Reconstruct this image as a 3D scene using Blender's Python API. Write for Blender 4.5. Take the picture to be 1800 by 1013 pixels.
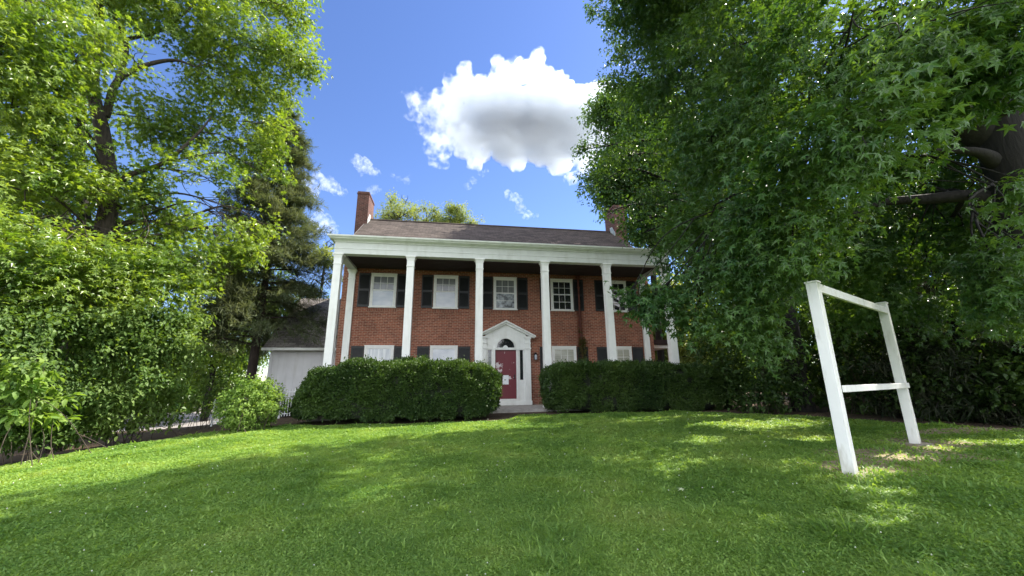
import bpy, bmesh, math, random
import numpy as np
from mathutils import Matrix, Vector
R_ = math.radians
rng = np.random.default_rng(7)
random.seed(7)
sc = bpy.context.scene
for o in list(bpy.data.objects): bpy.data.objects.remove(o)
C = sc.collection

# ---------------------------------------------------------------- camera
CAM = np.array([0.0, 0.0, 1.6])
FPX, PITCH, ROLL, YAW = 680.0, 0.2385, -0.010, 0.158
fw = np.array([math.sin(YAW)*math.cos(PITCH), math.cos(YAW)*math.cos(PITCH), math.sin(PITCH)])
r0 = np.array([math.cos(YAW), -math.sin(YAW), 0.0]); u0 = np.cross(r0, fw)
rt = r0*math.cos(ROLL)+u0*math.sin(ROLL); upv = -r0*math.sin(ROLL)+u0*math.cos(ROLL)
cd = bpy.data.cameras.new('camera'); cam = bpy.data.objects.new('camera', cd); C.objects.link(cam)
cd.sensor_width = 36.0; cd.lens = FPX/1800*36.0; cd.clip_start = 0.05; cd.clip_end = 6000
m = Matrix.Identity(4)
for i in range(3):
    m[i][0], m[i][1], m[i][2], m[i][3] = rt[i], upv[i], -fw[i], CAM[i]
cam.matrix_world = m
sc.camera = cam

# ---------------------------------------------------------------- light
SUN_AZ, SUN_EL = 70.0, 50.0
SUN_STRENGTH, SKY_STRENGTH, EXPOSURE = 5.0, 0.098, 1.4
w = bpy.data.worlds.new('World'); sc.world = w; w.use_nodes = True
nt = w.node_tree; nt.nodes.clear()
N = nt.nodes.new; L = nt.links.new
sky = N('ShaderNodeTexSky'); sky.sky_type = 'NISHITA'; sky.sun_disc = False
sky.sun_elevation = R_(SUN_EL); sky.sun_rotation = R_(SUN_AZ)
sky.air_density = 1.0; sky.dust_density = 0.2; sky.ozone_density = 3.0; sky.altitude = 300
# bright cloud added behind the camera to light the house front; windows mirror it
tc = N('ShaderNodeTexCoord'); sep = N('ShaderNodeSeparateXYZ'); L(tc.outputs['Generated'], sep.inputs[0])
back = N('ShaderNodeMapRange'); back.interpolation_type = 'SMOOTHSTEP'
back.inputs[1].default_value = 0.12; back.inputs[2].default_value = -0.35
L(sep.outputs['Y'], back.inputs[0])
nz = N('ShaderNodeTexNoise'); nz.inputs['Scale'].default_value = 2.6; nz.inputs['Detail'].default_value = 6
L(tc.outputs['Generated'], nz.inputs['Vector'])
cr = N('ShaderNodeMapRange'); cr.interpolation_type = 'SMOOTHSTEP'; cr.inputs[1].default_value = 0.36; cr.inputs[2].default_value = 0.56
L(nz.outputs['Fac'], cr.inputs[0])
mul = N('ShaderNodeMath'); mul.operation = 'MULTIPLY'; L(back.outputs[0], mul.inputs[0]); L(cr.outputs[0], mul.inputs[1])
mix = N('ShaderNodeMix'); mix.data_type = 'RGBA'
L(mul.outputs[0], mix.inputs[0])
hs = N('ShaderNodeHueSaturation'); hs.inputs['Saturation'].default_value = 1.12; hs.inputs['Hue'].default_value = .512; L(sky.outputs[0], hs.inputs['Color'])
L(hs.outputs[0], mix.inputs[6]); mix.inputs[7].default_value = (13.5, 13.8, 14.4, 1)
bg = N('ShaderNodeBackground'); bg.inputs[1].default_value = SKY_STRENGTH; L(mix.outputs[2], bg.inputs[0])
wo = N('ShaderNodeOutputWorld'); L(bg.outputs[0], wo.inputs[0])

sd = bpy.data.lights.new('sun', 'SUN'); so = bpy.data.objects.new('sun', sd); C.objects.link(so)
sd.energy = SUN_STRENGTH; sd.angle = R_(0.5); sd.color = (1.0, 0.93, 0.80)
az, el = R_(SUN_AZ), R_(SUN_EL)
SUN = Vector((math.sin(az)*math.cos(el), math.cos(az)*math.cos(el), math.sin(el)))
so.location = (20, 10, 40)
so.rotation_euler = SUN.to_track_quat('Z', 'Y').to_euler()
sc.view_settings.view_transform = 'Standard'; sc.view_settings.look = 'None'
sc.view_settings.exposure = EXPOSURE; sc.view_settings.gamma = 1.0
sc.render.engine = 'CYCLES'
cy = sc.cycles
cy.use_denoising = True
cy.max_bounces = 8; cy.diffuse_bounces = 4; cy.glossy_bounces = 2; cy.transmission_bounces = 6; cy.transparent_max_bounces = 8
cy.volume_bounces = 9
cy.sample_clamp_indirect = 6.0

# ---------------------------------------------------------------- helpers
def ray(px, py):
    d = fw*FPX+rt*(px-900)-upv*(py-506.5)
    return d/np.linalg.norm(d)
def at(px, py, dist):                 # a real point at a horizontal distance from the viewpoint
    d = ray(px, py); return CAM+d*dist/math.hypot(d[0], d[1])

def tag(o, label=None, cat=None, group=None, kind=None):
    if label: o['label'] = label
    if cat: o['category'] = cat
    if group: o['group'] = group
    if kind: o['kind'] = kind
    return o
def empty(name, loc, label, cat, group=None):
    o = bpy.data.objects.new(name, None); C.objects.link(o); o.location = loc
    o.empty_display_size = .2
    return tag(o, label, cat, group)
def link(name, me, parent=None):
    o = bpy.data.objects.new(name, me); C.objects.link(o)
    if parent is not None:
        o.parent = parent
        q = parent; off = Vector((0, 0, 0))
        while q is not None: off += q.location; q = q.parent
        o.location = -off
    return o
def np_mesh(name, V, F, mat, smooth=False):
    """V (n,3); F list of integer arrays (k, sides)."""
    me = bpy.data.meshes.new(name)
    V = np.asarray(V, dtype=np.float32)
    me.vertices.add(len(V)); me.vertices.foreach_set('co', V.ravel())
    F = [np.asarray(f, dtype=np.int32) for f in F if len(f)]
    loops = np.concatenate([f.ravel() for f in F])
    sizes = np.concatenate([np.full(len(f), f.shape[1], dtype=np.int32) for f in F])
    starts = np.concatenate([[0], np.cumsum(sizes)[:-1]]).astype(np.int32)
    me.loops.add(len(loops)); me.loops.foreach_set('vertex_index', loops)
    me.polygons.add(len(sizes)); me.polygons.foreach_set('loop_start', starts); me.polygons.foreach_set('loop_total', sizes)
    me.polygons.foreach_set('use_smooth', np.full(len(sizes), smooth, dtype=bool))
    me.update(calc_edges=True)
    if mat: me.materials.append(mat)
    return me
class MB:
    """collects boxes, prisms and tubes that become ONE mesh object"""
    def __init__(s): s.V = []; s.F = {}; s.n = 0
    def add(s, V, F):
        for f in F:
            s.F.setdefault(len(f), []).append([i+s.n for i in f])
        s.V.append(np.asarray(V, float)); s.n += len(V); return s
    def box(s, x0, x1, y0, y1, z0, z1):
        V = [(x, y, z) for z in (z0, z1) for y in (y0, y1) for x in (x0, x1)]
        return s.add(V, [(0, 2, 3, 1), (4, 5, 7, 6), (0, 1, 5, 4), (2, 6, 7, 3), (0, 4, 6, 2), (1, 3, 7, 5)])
    def frustum(s, b, t):             # b, t: (x0,x1,y0,y1,z)
        V = [(x, y, q[4]) for q in (b, t) for y in (q[2], q[3]) for x in (q[0], q[1])]
        return s.add(V, [(0, 2, 3, 1), (4, 5, 7, 6), (0, 1, 5, 4), (2, 6, 7, 3), (0, 4, 6, 2), (1, 3, 7, 5)])
    def prism(s, poly, y0, y1):       # poly of (x,z), extruded in y
        n = len(poly)
        V = [(x, y0, z) for x, z in poly]+[(x, y1, z) for x, z in poly]
        F = [tuple(range(n)), tuple(range(2*n-1, n-1, -1))]+[(i, i+n, (i+1) % n+n, (i+1) % n) for i in range(n)]
        return s.add(V, F)
    def prism_x(s, poly, x0, x1):     # poly of (y,z), extruded in x
        n = len(poly)
        V = [(x0, y, z) for y, z in poly]+[(x1, y, z) for y, z in poly]
        F = [tuple(range(n)), tuple(range(2*n-1, n-1, -1))]+[(i, i+n, (i+1) % n+n, (i+1) % n) for i in range(n)]
        return s.add(V, F)
    def tube(s, P, rad, k=7):
        V, F = tube(P, rad, k); return s.add(V, F.tolist())
    def build(s, name, mat, parent=None, smooth=False, bevel=0):
        me = np_mesh(name, np.concatenate(s.V), [np.array(f) for f in s.F.values()], mat, smooth)
        bm = bmesh.new(); bm.from_mesh(me); bmesh.ops.recalc_face_normals(bm, faces=bm.faces)
        if bevel:
            bmesh.ops.bevel(bm, geom=[e for e in bm.edges if len(e.link_faces) == 2 and e.calc_face_angle(0) > .6], offset=bevel, segments=1, affect='EDGES', clamp_overlap=True)
        bm.to_mesh(me); bm.free()
        return link(name, me, parent)
def tube(P, rad, k=7):
    P = np.asarray(P, float); n = len(P); rad = np.broadcast_to(np.asarray(rad, float), (n,))
    T = np.gradient(P, axis=0); T /= np.linalg.norm(T, axis=1)[:, None]+1e-9
    a = np.array([0.3, 0.2, 0.93]) if abs(T[0, 2]) < .8 else np.array([1.0, .1, 0])
    A = np.cross(T, a); A /= np.linalg.norm(A, axis=1)[:, None]+1e-9
    B = np.cross(T, A)
    th = np.linspace(0, 2*np.pi, k, endpoint=False)
    V = P[:, None]+rad[:, None, None]*(A[:, None]*np.cos(th)[None, :, None]+B[:, None]*np.sin(th)[None, :, None])
    i = np.arange(n-1)[:, None]*k; j = np.arange(k)[None]; j2 = (j+1) % k
    F = np.stack([i+j, i+j2, i+k+j2, i+k+j], -1).reshape(-1, 4)
    return V.reshape(-1, 3), F
def smooth_path(P, n=8):
    P = np.asarray(P, float)
    t = np.linspace(0, len(P)-1, (len(P)-1)*n+1); i = np.minimum(t.astype(int), len(P)-2); f = (t-i)[:, None]
    Q = np.vstack([2*P[0]-P[1], P, 2*P[-1]-P[-2]])
    a, b, c, d = Q[i], Q[i+1], Q[i+2], Q[i+3]
    return .5*(2*b+(c-a)*f+(2*a-5*b+4*c-d)*f*f+(3*b-a-3*c+d)*f**3)
_T = rng.random((32, 32, 32))
def noise3(P):                         # smooth value noise 0..1
    P = np.asarray(P, float); i = np.floor(P).astype(int); f = P-i; f = f*f*(3-2*f)
    r = 0
    for a in (0, 1):
        for b in (0, 1):
            for c in (0, 1):
                wgt = (f[:, 0] if a else 1-f[:, 0])*(f[:, 1] if b else 1-f[:, 1])*(f[:, 2] if c else 1-f[:, 2])
                r = r+wgt*_T[(i[:, 0]+a) % 32, (i[:, 1]+b) % 32, (i[:, 2]+c) % 32]
    return r
def unit(v): return v/(np.linalg.norm(v, axis=-1, keepdims=True)+1e-9)

# ---------------------------------------------------------------- materials
def mat(name):
    M = bpy.data.materials.new(name); M.use_nodes = True
    return M, M.node_tree, M.node_tree.nodes['Principled BSDF']
def plain(name, col, rough=.6, var=.12, scale=6.0, bump=0.0, metallic=0, spec=.5, dirt=None):
    M, t, b = mat(name); n = t.nodes.new; l = t.links.new
    co = n('ShaderNodeTexCoord'); z = n('ShaderNodeTexNoise'); z.inputs['Scale'].default_value = scale; z.inputs['Detail'].default_value = 6
    l(co.outputs['Object'], z.inputs['Vector'])
    r = n('ShaderNodeValToRGB'); r.color_ramp.elements[0].position = .3; r.color_ramp.elements[1].position = .7
    r.color_ramp.elements[0].color = tuple(c*(1-var) for c in col)+(1,); r.color_ramp.elements[1].color = tuple(min(1, c*(1+var)) for c in col)+(1,)
    l(z.outputs['Fac'], r.inputs[0]); out = r.outputs[0]
    if dirt:
        z2 = n('ShaderNodeTexNoise'); z2.inputs['Scale'].default_value = 1.3; z2.inputs['Detail'].default_value = 8
        mp = n('ShaderNodeMapping'); mp.inputs['Scale'].default_value = (3, 3, .6); l(co.outputs['Object'], mp.inputs[0]); l(mp.outputs[0], z2.inputs['Vector'])
        mr = n('ShaderNodeMapRange'); mr.inputs[1].default_value = .52; mr.inputs[2].default_value = .78; mr.inputs[4].default_value = .7; l(z2.outputs['Fac'], mr.inputs[0])
        mx = n('ShaderNodeMix'); mx.data_type = 'RGBA'; l(mr.outputs[0], mx.inputs[0]); l(out, mx.inputs[6]); mx.inputs[7].default_value = tuple(dirt)+(1,); out = mx.outputs[2]
    l(out, b.inputs['Base Color'])
    b.inputs['Roughness'].default_value = rough; b.inputs['Metallic'].default_value = metallic; b.inputs['Specular IOR Level'].default_value = spec
    if bump:
        bp = n('ShaderNodeBump'); bp.inputs['Strength'].default_value = bump; bp.inputs['Distance'].default_value = .02
        l(z.outputs['Fac'], bp.inputs['Height']); l(bp.outputs[0], b.inputs['Normal'])
    return M
def leaf_mat(name, dark, light, trans=.45, tcol=None, rough=.45, spec=.35):
    """leaf blades: colour varies per leaf and per bough; light passes through the blade"""
    M, t, b = mat(name); n = t.nodes.new; l = t.links.new
    g = n('ShaderNodeNewGeometry'); co = n('ShaderNodeTexCoord')
    z = n('ShaderNodeTexNoise'); z.inputs['Scale'].default_value = .7; z.inputs['Detail'].default_value = 2; l(co.outputs['Object'], z.inputs['Vector'])
    ad = n('ShaderNodeMath'); ad.operation = 'MULTIPLY_ADD'; ad.inputs[1].default_value = .6; l(g.outputs['Random Per Island'], ad.inputs[0])
    sb = n('ShaderNodeMath'); sb.operation = 'MULTIPLY_ADD'; sb.inputs[1].default_value = 1.6; sb.inputs[2].default_value = -.6; l(z.outputs['Fac'], sb.inputs[0]); l(sb.outputs[0], ad.inputs[2])
    r = n('ShaderNodeValToRGB'); e = r.color_ramp.elements
    e[0].position = .1; e[1].position = .9; e[0].color = tuple(dark)+(1,); e[1].color = tuple(light)+(1,)
    l(ad.outputs[0], r.inputs[0]); l(r.outputs[0], b.inputs['Base Color'])
    b.inputs['Roughness'].default_value = rough; b.inputs['Specular IOR Level'].default_value = spec
    tr = n('ShaderNodeBsdfTranslucent'); mm = n('ShaderNodeMix'); mm.data_type = 'RGBA'; mm.blend_type = 'MULTIPLY'; mm.inputs[0].default_value = 1
    l(r.outputs[0], mm.inputs[6]); mm.inputs[7].default_value = tuple(tcol or (1.9, 1.9, .7))+(1,); l(mm.outputs[2], tr.inputs[0])
    ms = n('ShaderNodeMixShader'); ms.inputs[0].default_value = trans; l(b.outputs[0], ms.inputs[1]); l(tr.outputs[0], ms.inputs[2])
    l(ms.outputs[0], t.nodes['Material Output'].inputs[0])
    return M
def bark_mat(name, a, b_):
    M, t, b = mat(name); n = t.nodes.new; l = t.links.new
    co = n('ShaderNodeTexCoord'); mp = n('ShaderNodeMapping'); mp.inputs['Scale'].default_value = (14, 14, 2.2); l(co.outputs['Object'], mp.inputs[0])
    z = n('ShaderNodeTexNoise'); z.inputs['Scale'].default_value = 1.0; z.inputs['Detail'].default_value = 8; z.inputs['Roughness'].default_value = .7; l(mp.outputs[0], z.inputs['Vector'])
    r = n('ShaderNodeValToRGB'); r.color_ramp.elements[0].position = .35; r.color_ramp.elements[1].position = .68
    r.color_ramp.elements[0].color = tuple(a)+(1,); r.color_ramp.elements[1].color = tuple(b_)+(1,); l(z.outputs['Fac'], r.inputs[0]); l(r.outputs[0], b.inputs['Base Color'])
    b.inputs['Roughness'].default_value = .9
    bp = n('ShaderNodeBump'); bp.inputs['Strength'].default_value = .8; bp.inputs['Distance'].default_value = .03; l(z.outputs['Fac'], bp.inputs['Height']); l(bp.outputs[0], b.inputs['Normal'])
    return M
def course_mat(name, c1, c2, mortar, bw, bh, ms, rough=.85, stain=None, slope=1.0, zoff=0.0):
    """bricks or shingles laid in courses: u runs along the wall, v up"""
    M, t, b = mat(name); n = t.nodes.new; l = t.links.new
    co = n('ShaderNodeTexCoord'); s = n('ShaderNodeSeparateXYZ'); l(co.outputs['Object'], s.inputs[0])
    ad = n('ShaderNodeMath'); ad.operation = 'ADD'; l(s.outputs[0], ad.inputs[0]); l(s.outputs[1], ad.inputs[1])
    if slope != 1.0: ad = None
    v = n('ShaderNodeMath'); v.operation = 'MULTIPLY'; v.inputs[1].default_value = slope; l(s.outputs[2], v.inputs[0])
    cb = n('ShaderNodeCombineXYZ'); l(ad.outputs[0] if ad else s.outputs[0], cb.inputs[0]); l(v.outputs[0], cb.inputs[1])
    br = n('ShaderNodeTexBrick'); br.inputs['Scale'].default_value = 1.0; br.inputs['Brick Width'].default_value = bw; br.inputs['Row Height'].default_value = bh
    br.inputs['Mortar Size'].default_value = ms; br.inputs['Mortar Smooth'].default_value = .1; br.inputs['Bias'].default_value = 0
    br.inputs['Color1'].default_value = tuple(c1)+(1,); br.inputs['Color2'].default_value = tuple(c2)+(1,); br.inputs['Mortar'].default_value = tuple(mortar)+(1,)
    l(cb.outputs[0], br.inputs['Vector'])
    z = n('ShaderNodeTexNoise'); z.inputs['Scale'].default_value = .9; z.inputs['Detail'].default_value = 8; z.inputs['Roughness'].default_value = .65; l(co.outputs['Object'], z.inputs['Vector'])
    mr = n('ShaderNodeMapRange'); mr.inputs[1].default_value = .3; mr.inputs[2].default_value = .7; mr.inputs[3].default_value = .72; mr.inputs[4].default_value = 1.2; l(z.outputs['Fac'], mr.inputs[0])
    vm = n('ShaderNodeMix'); vm.data_type = 'RGBA'; vm.blend_type = 'MULTIPLY'; vm.inputs[0].default_value = 1; l(br.outputs['Color'], vm.inputs[6]); l(mr.outputs[0], vm.inputs[7])
    out = vm.outputs[2]
    z2 = n('ShaderNodeTexNoise'); z2.inputs['Scale'].default_value = 9; z2.inputs['Detail'].default_value = 5; l(co.outputs['Object'], z2.inputs['Vector'])
    m2 = n('ShaderNodeMapRange'); m2.inputs[1].default_value = .3; m2.inputs[2].default_value = .7; m2.inputs[3].default_value = .8; m2.inputs[4].default_value = 1.2; l(z2.outputs['Fac'], m2.inputs[0])
    v2 = n('ShaderNodeMix'); v2.data_type = 'RGBA'; v2.blend_type = 'MULTIPLY'; v2.inputs[0].default_value = 1; l(out, v2.inputs[6]); l(m2.outputs[0], v2.inputs[7]); out = v2.outputs[2]
    if stain:
        sx, sw, sz, col = stain       # a rust run down the wall at x = sx
        a = n('ShaderNodeMath'); a.operation = 'SUBTRACT'; l(s.outputs[0], a.inputs[0]); a.inputs[1].default_value = sx
        a2 = n('ShaderNodeMath'); a2.operation = 'ABSOLUTE'; l(a.outputs[0], a2.inputs[0])
        a3 = n('ShaderNodeMapRange'); a3.inputs[1].default_value = sw; a3.inputs[2].default_value = sw*.3; l(a2.outputs[0], a3.inputs[0])
        a4 = n('ShaderNodeMath'); a4.operation = 'MULTIPLY'; l(a3.outputs[0], a4.inputs[0]); l(mr.outputs[0], a4.inputs[1])
        a5 = n('ShaderNodeMath'); a5.operation = 'MULTIPLY'; a5.inputs[1].default_value = .75; l(a4.outputs[0], a5.inputs[0])
        sm = n('ShaderNodeMix'); sm.data_type = 'RGBA'; sm.clamp_factor = True; l(a5.outputs[0], sm.inputs[0]); l(out, sm.inputs[6]); sm.inputs[7].default_value = tuple(col)+(1,); out = sm.outputs[2]
    l(out, b.inputs['Base Color']); b.inputs['Roughness'].default_value = rough; b.inputs['Specular IOR Level'].default_value = .25
    bp = n('ShaderNodeBump'); bp.inputs['Strength'].default_value = .5; bp.inputs['Distance'].default_value = .008; bp.invert = True
    l(br.outputs['Fac'], bp.inputs['Height']); l(bp.outputs[0], b.inputs['Normal'])
    return M
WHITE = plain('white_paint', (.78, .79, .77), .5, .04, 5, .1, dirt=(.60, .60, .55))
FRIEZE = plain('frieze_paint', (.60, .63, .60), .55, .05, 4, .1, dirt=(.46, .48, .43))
WHITE2 = plain('old_white_paint', (.72, .73, .72), .55, .05, 3, .1, dirt=(.55, .54, .5))
TRIM = plain('window_paint', (.74, .74, .72), .5, .05, 8)
POSTW = plain('post_paint', (.80, .80, .79), .5, .04, 4, .15, dirt=(.66, .64, .58))
def foot_dirt(M, z0, z1, col):         # soil splashed on the lowest part
    t = M.node_tree; b = t.nodes['Principled BSDF']; src = b.inputs['Base Color'].links[0].from_socket
    co = t.nodes.new('ShaderNodeTexCoord'); sp_ = t.nodes.new('ShaderNodeSeparateXYZ'); z = t.nodes.new('ShaderNodeTexNoise'); z.inputs['Scale'].default_value = 14; z.inputs['Detail'].default_value = 6
    mp = t.nodes.new('ShaderNodeMapping'); mp.inputs['Scale'].default_value = (1, 1, .25); t.links.new(co.outputs['Object'], mp.inputs[0]); t.links.new(mp.outputs[0], z.inputs['Vector'])
    mr = t.nodes.new('ShaderNodeMapRange'); mr.inputs[1].default_value = z1; mr.inputs[2].default_value = z0; t.links.new(co.outputs['Object'], sp_.inputs[0]); t.links.new(sp_.outputs[2], mr.inputs[0])
    a = t.nodes.new('ShaderNodeMath'); a.operation = 'MULTIPLY_ADD'; a.inputs[1].default_value = .75; a.inputs[2].default_value = -.36; t.links.new(mr.outputs[0], a.inputs[0])
    c = t.nodes.new('ShaderNodeMath'); c.operation = 'ADD'; c.use_clamp = True; t.links.new(a.outputs[0], c.inputs[0]); d = t.nodes.new('ShaderNodeMapRange'); d.inputs[1].default_value = .42; d.inputs[2].default_value = .85; t.links.new(z.outputs['Fac'], d.inputs[0]); t.links.new(d.outputs[0], c.inputs[1])
    mx = t.nodes.new('ShaderNodeMix'); mx.data_type = 'RGBA'; t.links.new(c.outputs[0], mx.inputs[0]); t.links.new(src, mx.inputs[6]); mx.inputs[7].default_value = tuple(col)+(1,); t.links.new(mx.outputs[2], b.inputs['Base Color'])
foot_dirt(POSTW, .35, .75, (.42, .39, .31))
GREEN_GREY = plain('cornice_paint', (.68, .71, .66), .55, .06, 3, .1, dirt=(.5, .53, .45))
SIDING = plain('wing_paint', (.62, .62, .64), .6, .06, 2, dirt=(.5, .5, .48))
BLACK = plain('shutter_paint', (.016, .017, .018), .55, .2, 6)
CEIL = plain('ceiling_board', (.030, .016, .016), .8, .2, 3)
DARK = plain('dark_room', (.010, .011, .012), .6, .2, 2)
BRICK = course_mat('brick', (.305, .098, .056), (.185, .058, .037), (.37, .265, .20), .215, .073, .0085, stain=(6.05, .22, 0, (.10, .022, .012)))
BRICK2 = course_mat('chimney_brick', (.150, .056, .044), (.085, .034, .030), (.19, .15, .13), .215, .073, .009)
SHINGLE = course_mat('shingles', (.098, .079, .070), (.050, .040, .036), (.030, .025, .023), .33, .14, .008, .95, slope=1.68)
SHINGLE2 = course_mat('wing_shingles', (.26, .24, .225), (.15, .137, .132), (.08, .074, .07), .33, .15, .01, .95, slope=1.6)
SOLDIER = course_mat('soldier_brick', (.27, .085, .05), (.18, .055, .035), (.34, .25, .19), .073, .5, .009)
CONC = plain('concrete', (.33, .31, .29), .9, .25, 5, .4)
STONE = plain('rubble', (.27, .235, .19), .95, .25, 12, .6)
METAL = plain('fence_metal', (.74, .75, .75), .45, .05, 8)
RUST = plain('rust_pipe', (.10, .03, .02), .8, .35, 5)
IRON = plain('black_iron', (.012, .012, .012), .45, .2, 8)
LEAD = plain('flashing', (.42, .47, .46), .5, .2, 5)
BARK = bark_mat('bark', (.022, .017, .014), (.085, .068, .053))
BARKD = bark_mat('dark_bark', (.005, .0042, .0036), (.020, .017, .0145))
BARKR = bark_mat('red_bark', (.02, .014, .012), (.065, .048, .04))
TWIG = plain('twigs', (.06, .046, .034), .9, .3, 5)
HCORE = plain('hedge_dark_core', (.012, .018, .008), .95, .4, 4)
def glass_mat(name, col, rough=.03, spec=.6, noise=None):
    M, t, b = mat(name); n = t.nodes.new; l = t.links.new
    b.inputs['Base Color'].default_value = tuple(col)+(1,); b.inputs['Roughness'].default_value = rough; b.inputs['Specular IOR Level'].default_value = spec
    b.inputs['Coat Weight'].default_value = .6; b.inputs['Coat Roughness'].default_value = .01
    return M
GLASS = glass_mat('pane_dark', (.02, .022, .026))
GLASSP = glass_mat('pane_pale', (.42, .45, .52), .15)
def pane_mat(name, a, b_, sx, sz):
    M, t, b = mat(name); n = t.nodes.new; l = t.links.new
    co = n('ShaderNodeTexCoord'); mp = n('ShaderNodeMapping'); mp.inputs['Scale'].default_value = (sx, 1, sz); l(co.outputs['Object'], mp.inputs[0])
    z = n('ShaderNodeTexNoise'); z.inputs['Scale'].default_value = 1; z.inputs['Detail'].default_value = 3; l(mp.outputs[0], z.inputs['Vector'])
    r = n('ShaderNodeValToRGB'); r.color_ramp.elements[0].position = .35; r.color_ramp.elements[1].position = .65
    r.color_ramp.elements[0].color = tuple(a)+(1,); r.color_ramp.elements[1].color = tuple(b_)+(1,); l(z.outputs['Fac'], r.inputs[0]); l(r.outputs[0], b.inputs['Base Color'])
    b.inputs['Roughness'].default_value = .25; b.inputs['Coat Weight'].default_value = .5; b.inputs['Coat Roughness'].default_value = .02
    return M
CURTAIN = pane_mat('curtain_behind_glass', (.50, .52, .56), (.80, .80, .80), 14, .6)
BLIND = pane_mat('blind_behind_glass', (.30, .31, .26), (.42, .42, .35), .6, 22)
SILVER = pane_mat('pane_sky_reflection', (.36, .40, .48), (.60, .62, .66), 1.2, 2.2)  # pale sky reflection painted into the pane colour
GREYPANE = pane_mat('grey_shade_behind_glass', (.10, .11, .115), (.17, .18, .18), 5, 1)
SCENIC = pane_mat('pane_mottled', (.04, .05, .055), (.50, .54, .60), 5.5, 5.5)  # pane mottled in dark and pale bluish tones
# red door with its paint flaking off in pale patches
def door_mat():
    M, t, b = mat('red_door_paint'); n = t.nodes.new; l = t.links.new
    co = n('ShaderNodeTexCoord')
    z = n('ShaderNodeTexNoise'); z.inputs['Scale'].default_value = 5.5; z.inputs['Detail'].default_value = 9; z.inputs['Roughness'].default_value = .72; l(co.outputs['Object'], z.inputs['Vector'])
    acc = None
    for (x, zz, rx, rz) in ((2.16, 2.32, .22, .42), (2.62, 1.78, .40, .09), (2.30, 1.62, .26, .10), (2.42, 2.85, .06, .12), (2.18, 2.02, .12, .25)):
        mp = n('ShaderNodeMapping'); mp.inputs['Location'].default_value = (-x/rx, 0, -zz/rz); mp.inputs['Scale'].default_value = (1/rx, 0, 1/rz); l(co.outputs['Object'], mp.inputs[0])
        ln = n('ShaderNodeVectorMath'); ln.operation = 'LENGTH'; l(mp.outputs[0], ln.inputs[0])
        k = n('ShaderNodeMapRange'); k.inputs[1].default_value = 1.1; k.inputs[2].default_value = .1; k.inputs[4].default_value = .22; l(ln.outputs['Value'], k.inputs[0])
        if acc is None: acc = k.outputs[0]
        else:
            mx = n('ShaderNodeMath'); mx.operation = 'MAXIMUM'; l(acc, mx.inputs[0]); l(k.outputs[0], mx.inputs[1]); acc = mx.outputs[0]
    ad = n('ShaderNodeMath'); ad.operation = 'ADD'; l(acc, ad.inputs[0]); l(z.outputs['Fac'], ad.inputs[1])
    st = n('ShaderNodeMapRange'); st.inputs[1].default_value = .655; st.inputs[2].default_value = .68; l(ad.outputs[0], st.inputs[0])
    mc = n('ShaderNodeMix'); mc.data_type = 'RGBA'; l(st.outputs[0], mc.inputs[0]); mc.inputs[6].default_value = (.15, .017, .029, 1); mc.inputs[7].default_value = (.62, .55, .56, 1)
    l(mc.outputs[2], b.inputs['Base Color']); b.inputs['Roughness'].default_value = .45
    return M
REDDOOR = door_mat()
PAPER = plain('paper', (.80, .82, .84), .7, .05, 9)

# ---------------------------------------------------------------- terrain
ctrl = np.array([(0,0,0),(0,4,.0),(-4,4,-.1),(5.3,4.9,.35),(8.8,6.5,.38),(11.3,8.5,.45),(9.5,12.1,.5),(12.3,7,.45),(4,13.5,.5),(0,12.8,.4),(-2,12.7,.36),
  (-5,14.2,.35),(-6.2,13,.30),(-7,15.5,.15),(-9.6,14.8,-.1),(-9.7,10.8,-.13),(-6,7,-.1),(3,6,.15),(2,10,.36),(-14,18,-.4),(-20,20,-.55),(-14,10,-.45),(20,10,.5),(20,30,.55),
  (0,30,.55),(-20,40,-.6),(-7,19,.25),(-9,22,-.1),(-12,24,-.4),(0,-10,-.1),(-15,0,-.5),(15,0,.35),(0,20,.55),(8,18,.55),(30,-20,.3),(-30,-20,-.5),(35,40,.5),(-35,40,-.6)], float)
def _tps(d2): return np.where(d2 > 0, .5*d2*np.log(d2+1e-12), 0)
_A = ctrl[:, :2]; _n = len(_A)
_K = _tps(((_A[:, None]-_A[None])**2).sum(-1))+np.eye(_n)*2.0
_P = np.hstack([np.ones((_n, 1)), _A])
_S = np.linalg.solve(np.block([[_K, _P], [_P.T, np.zeros((3, 3))]]), np.concatenate([ctrl[:, 2], np.zeros(3)]))
def gz(x, y):
    x = np.atleast_1d(np.asarray(x, float)); y = np.atleast_1d(np.asarray(y, float)); sh = x.shape
    q = np.stack([x.ravel(), y.ravel()], 1)
    z = _tps(((q[:, None]-_A[None])**2).sum(-1))@_S[:_n]+_S[_n]+q@_S[_n+1:]
    wgt = np.clip((55-np.hypot(q[:, 0], q[:, 1]-12))/20, 0, 1)
    return (z*wgt).reshape(sh)
def g1(x, y): return float(gz(x, y)[0])
def inpoly(x, y, poly):
    r = np.zeros(x.shape, bool); n = len(poly)
    for i in range(n):
        x0, y0 = poly[i]; x1, y1 = poly[(i+1) % n]
        c = ((y0 > y) != (y1 > y)) & (x < (x1-x0)*(y-y0)/(y1-y0+1e-12)+x0); r ^= c
    return r
def grid_sheet(xs, ys, dz, mask=None):
    X, Y = np.meshgrid(xs, ys); Z = gz(X, Y)+dz; nx = len(xs)
    V = np.stack([X.ravel(), Y.ravel(), Z.ravel()], 1)
    i = np.arange(len(ys)-1)[:, None]*nx; j = np.arange(nx-1)[None]
    F = np.stack([i+j, i+j+1, i+nx+j+1, i+nx+j], -1).reshape(-1, 4)
    if mask is not None:
        cen = V[F].mean(1); F = F[mask(cen[:, 0], cen[:, 1])]
        used = np.unique(F); mp = -np.ones(len(V), int); mp[used] = np.arange(len(used)); V = V[used]; F = mp[F]
    return V, F
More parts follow.
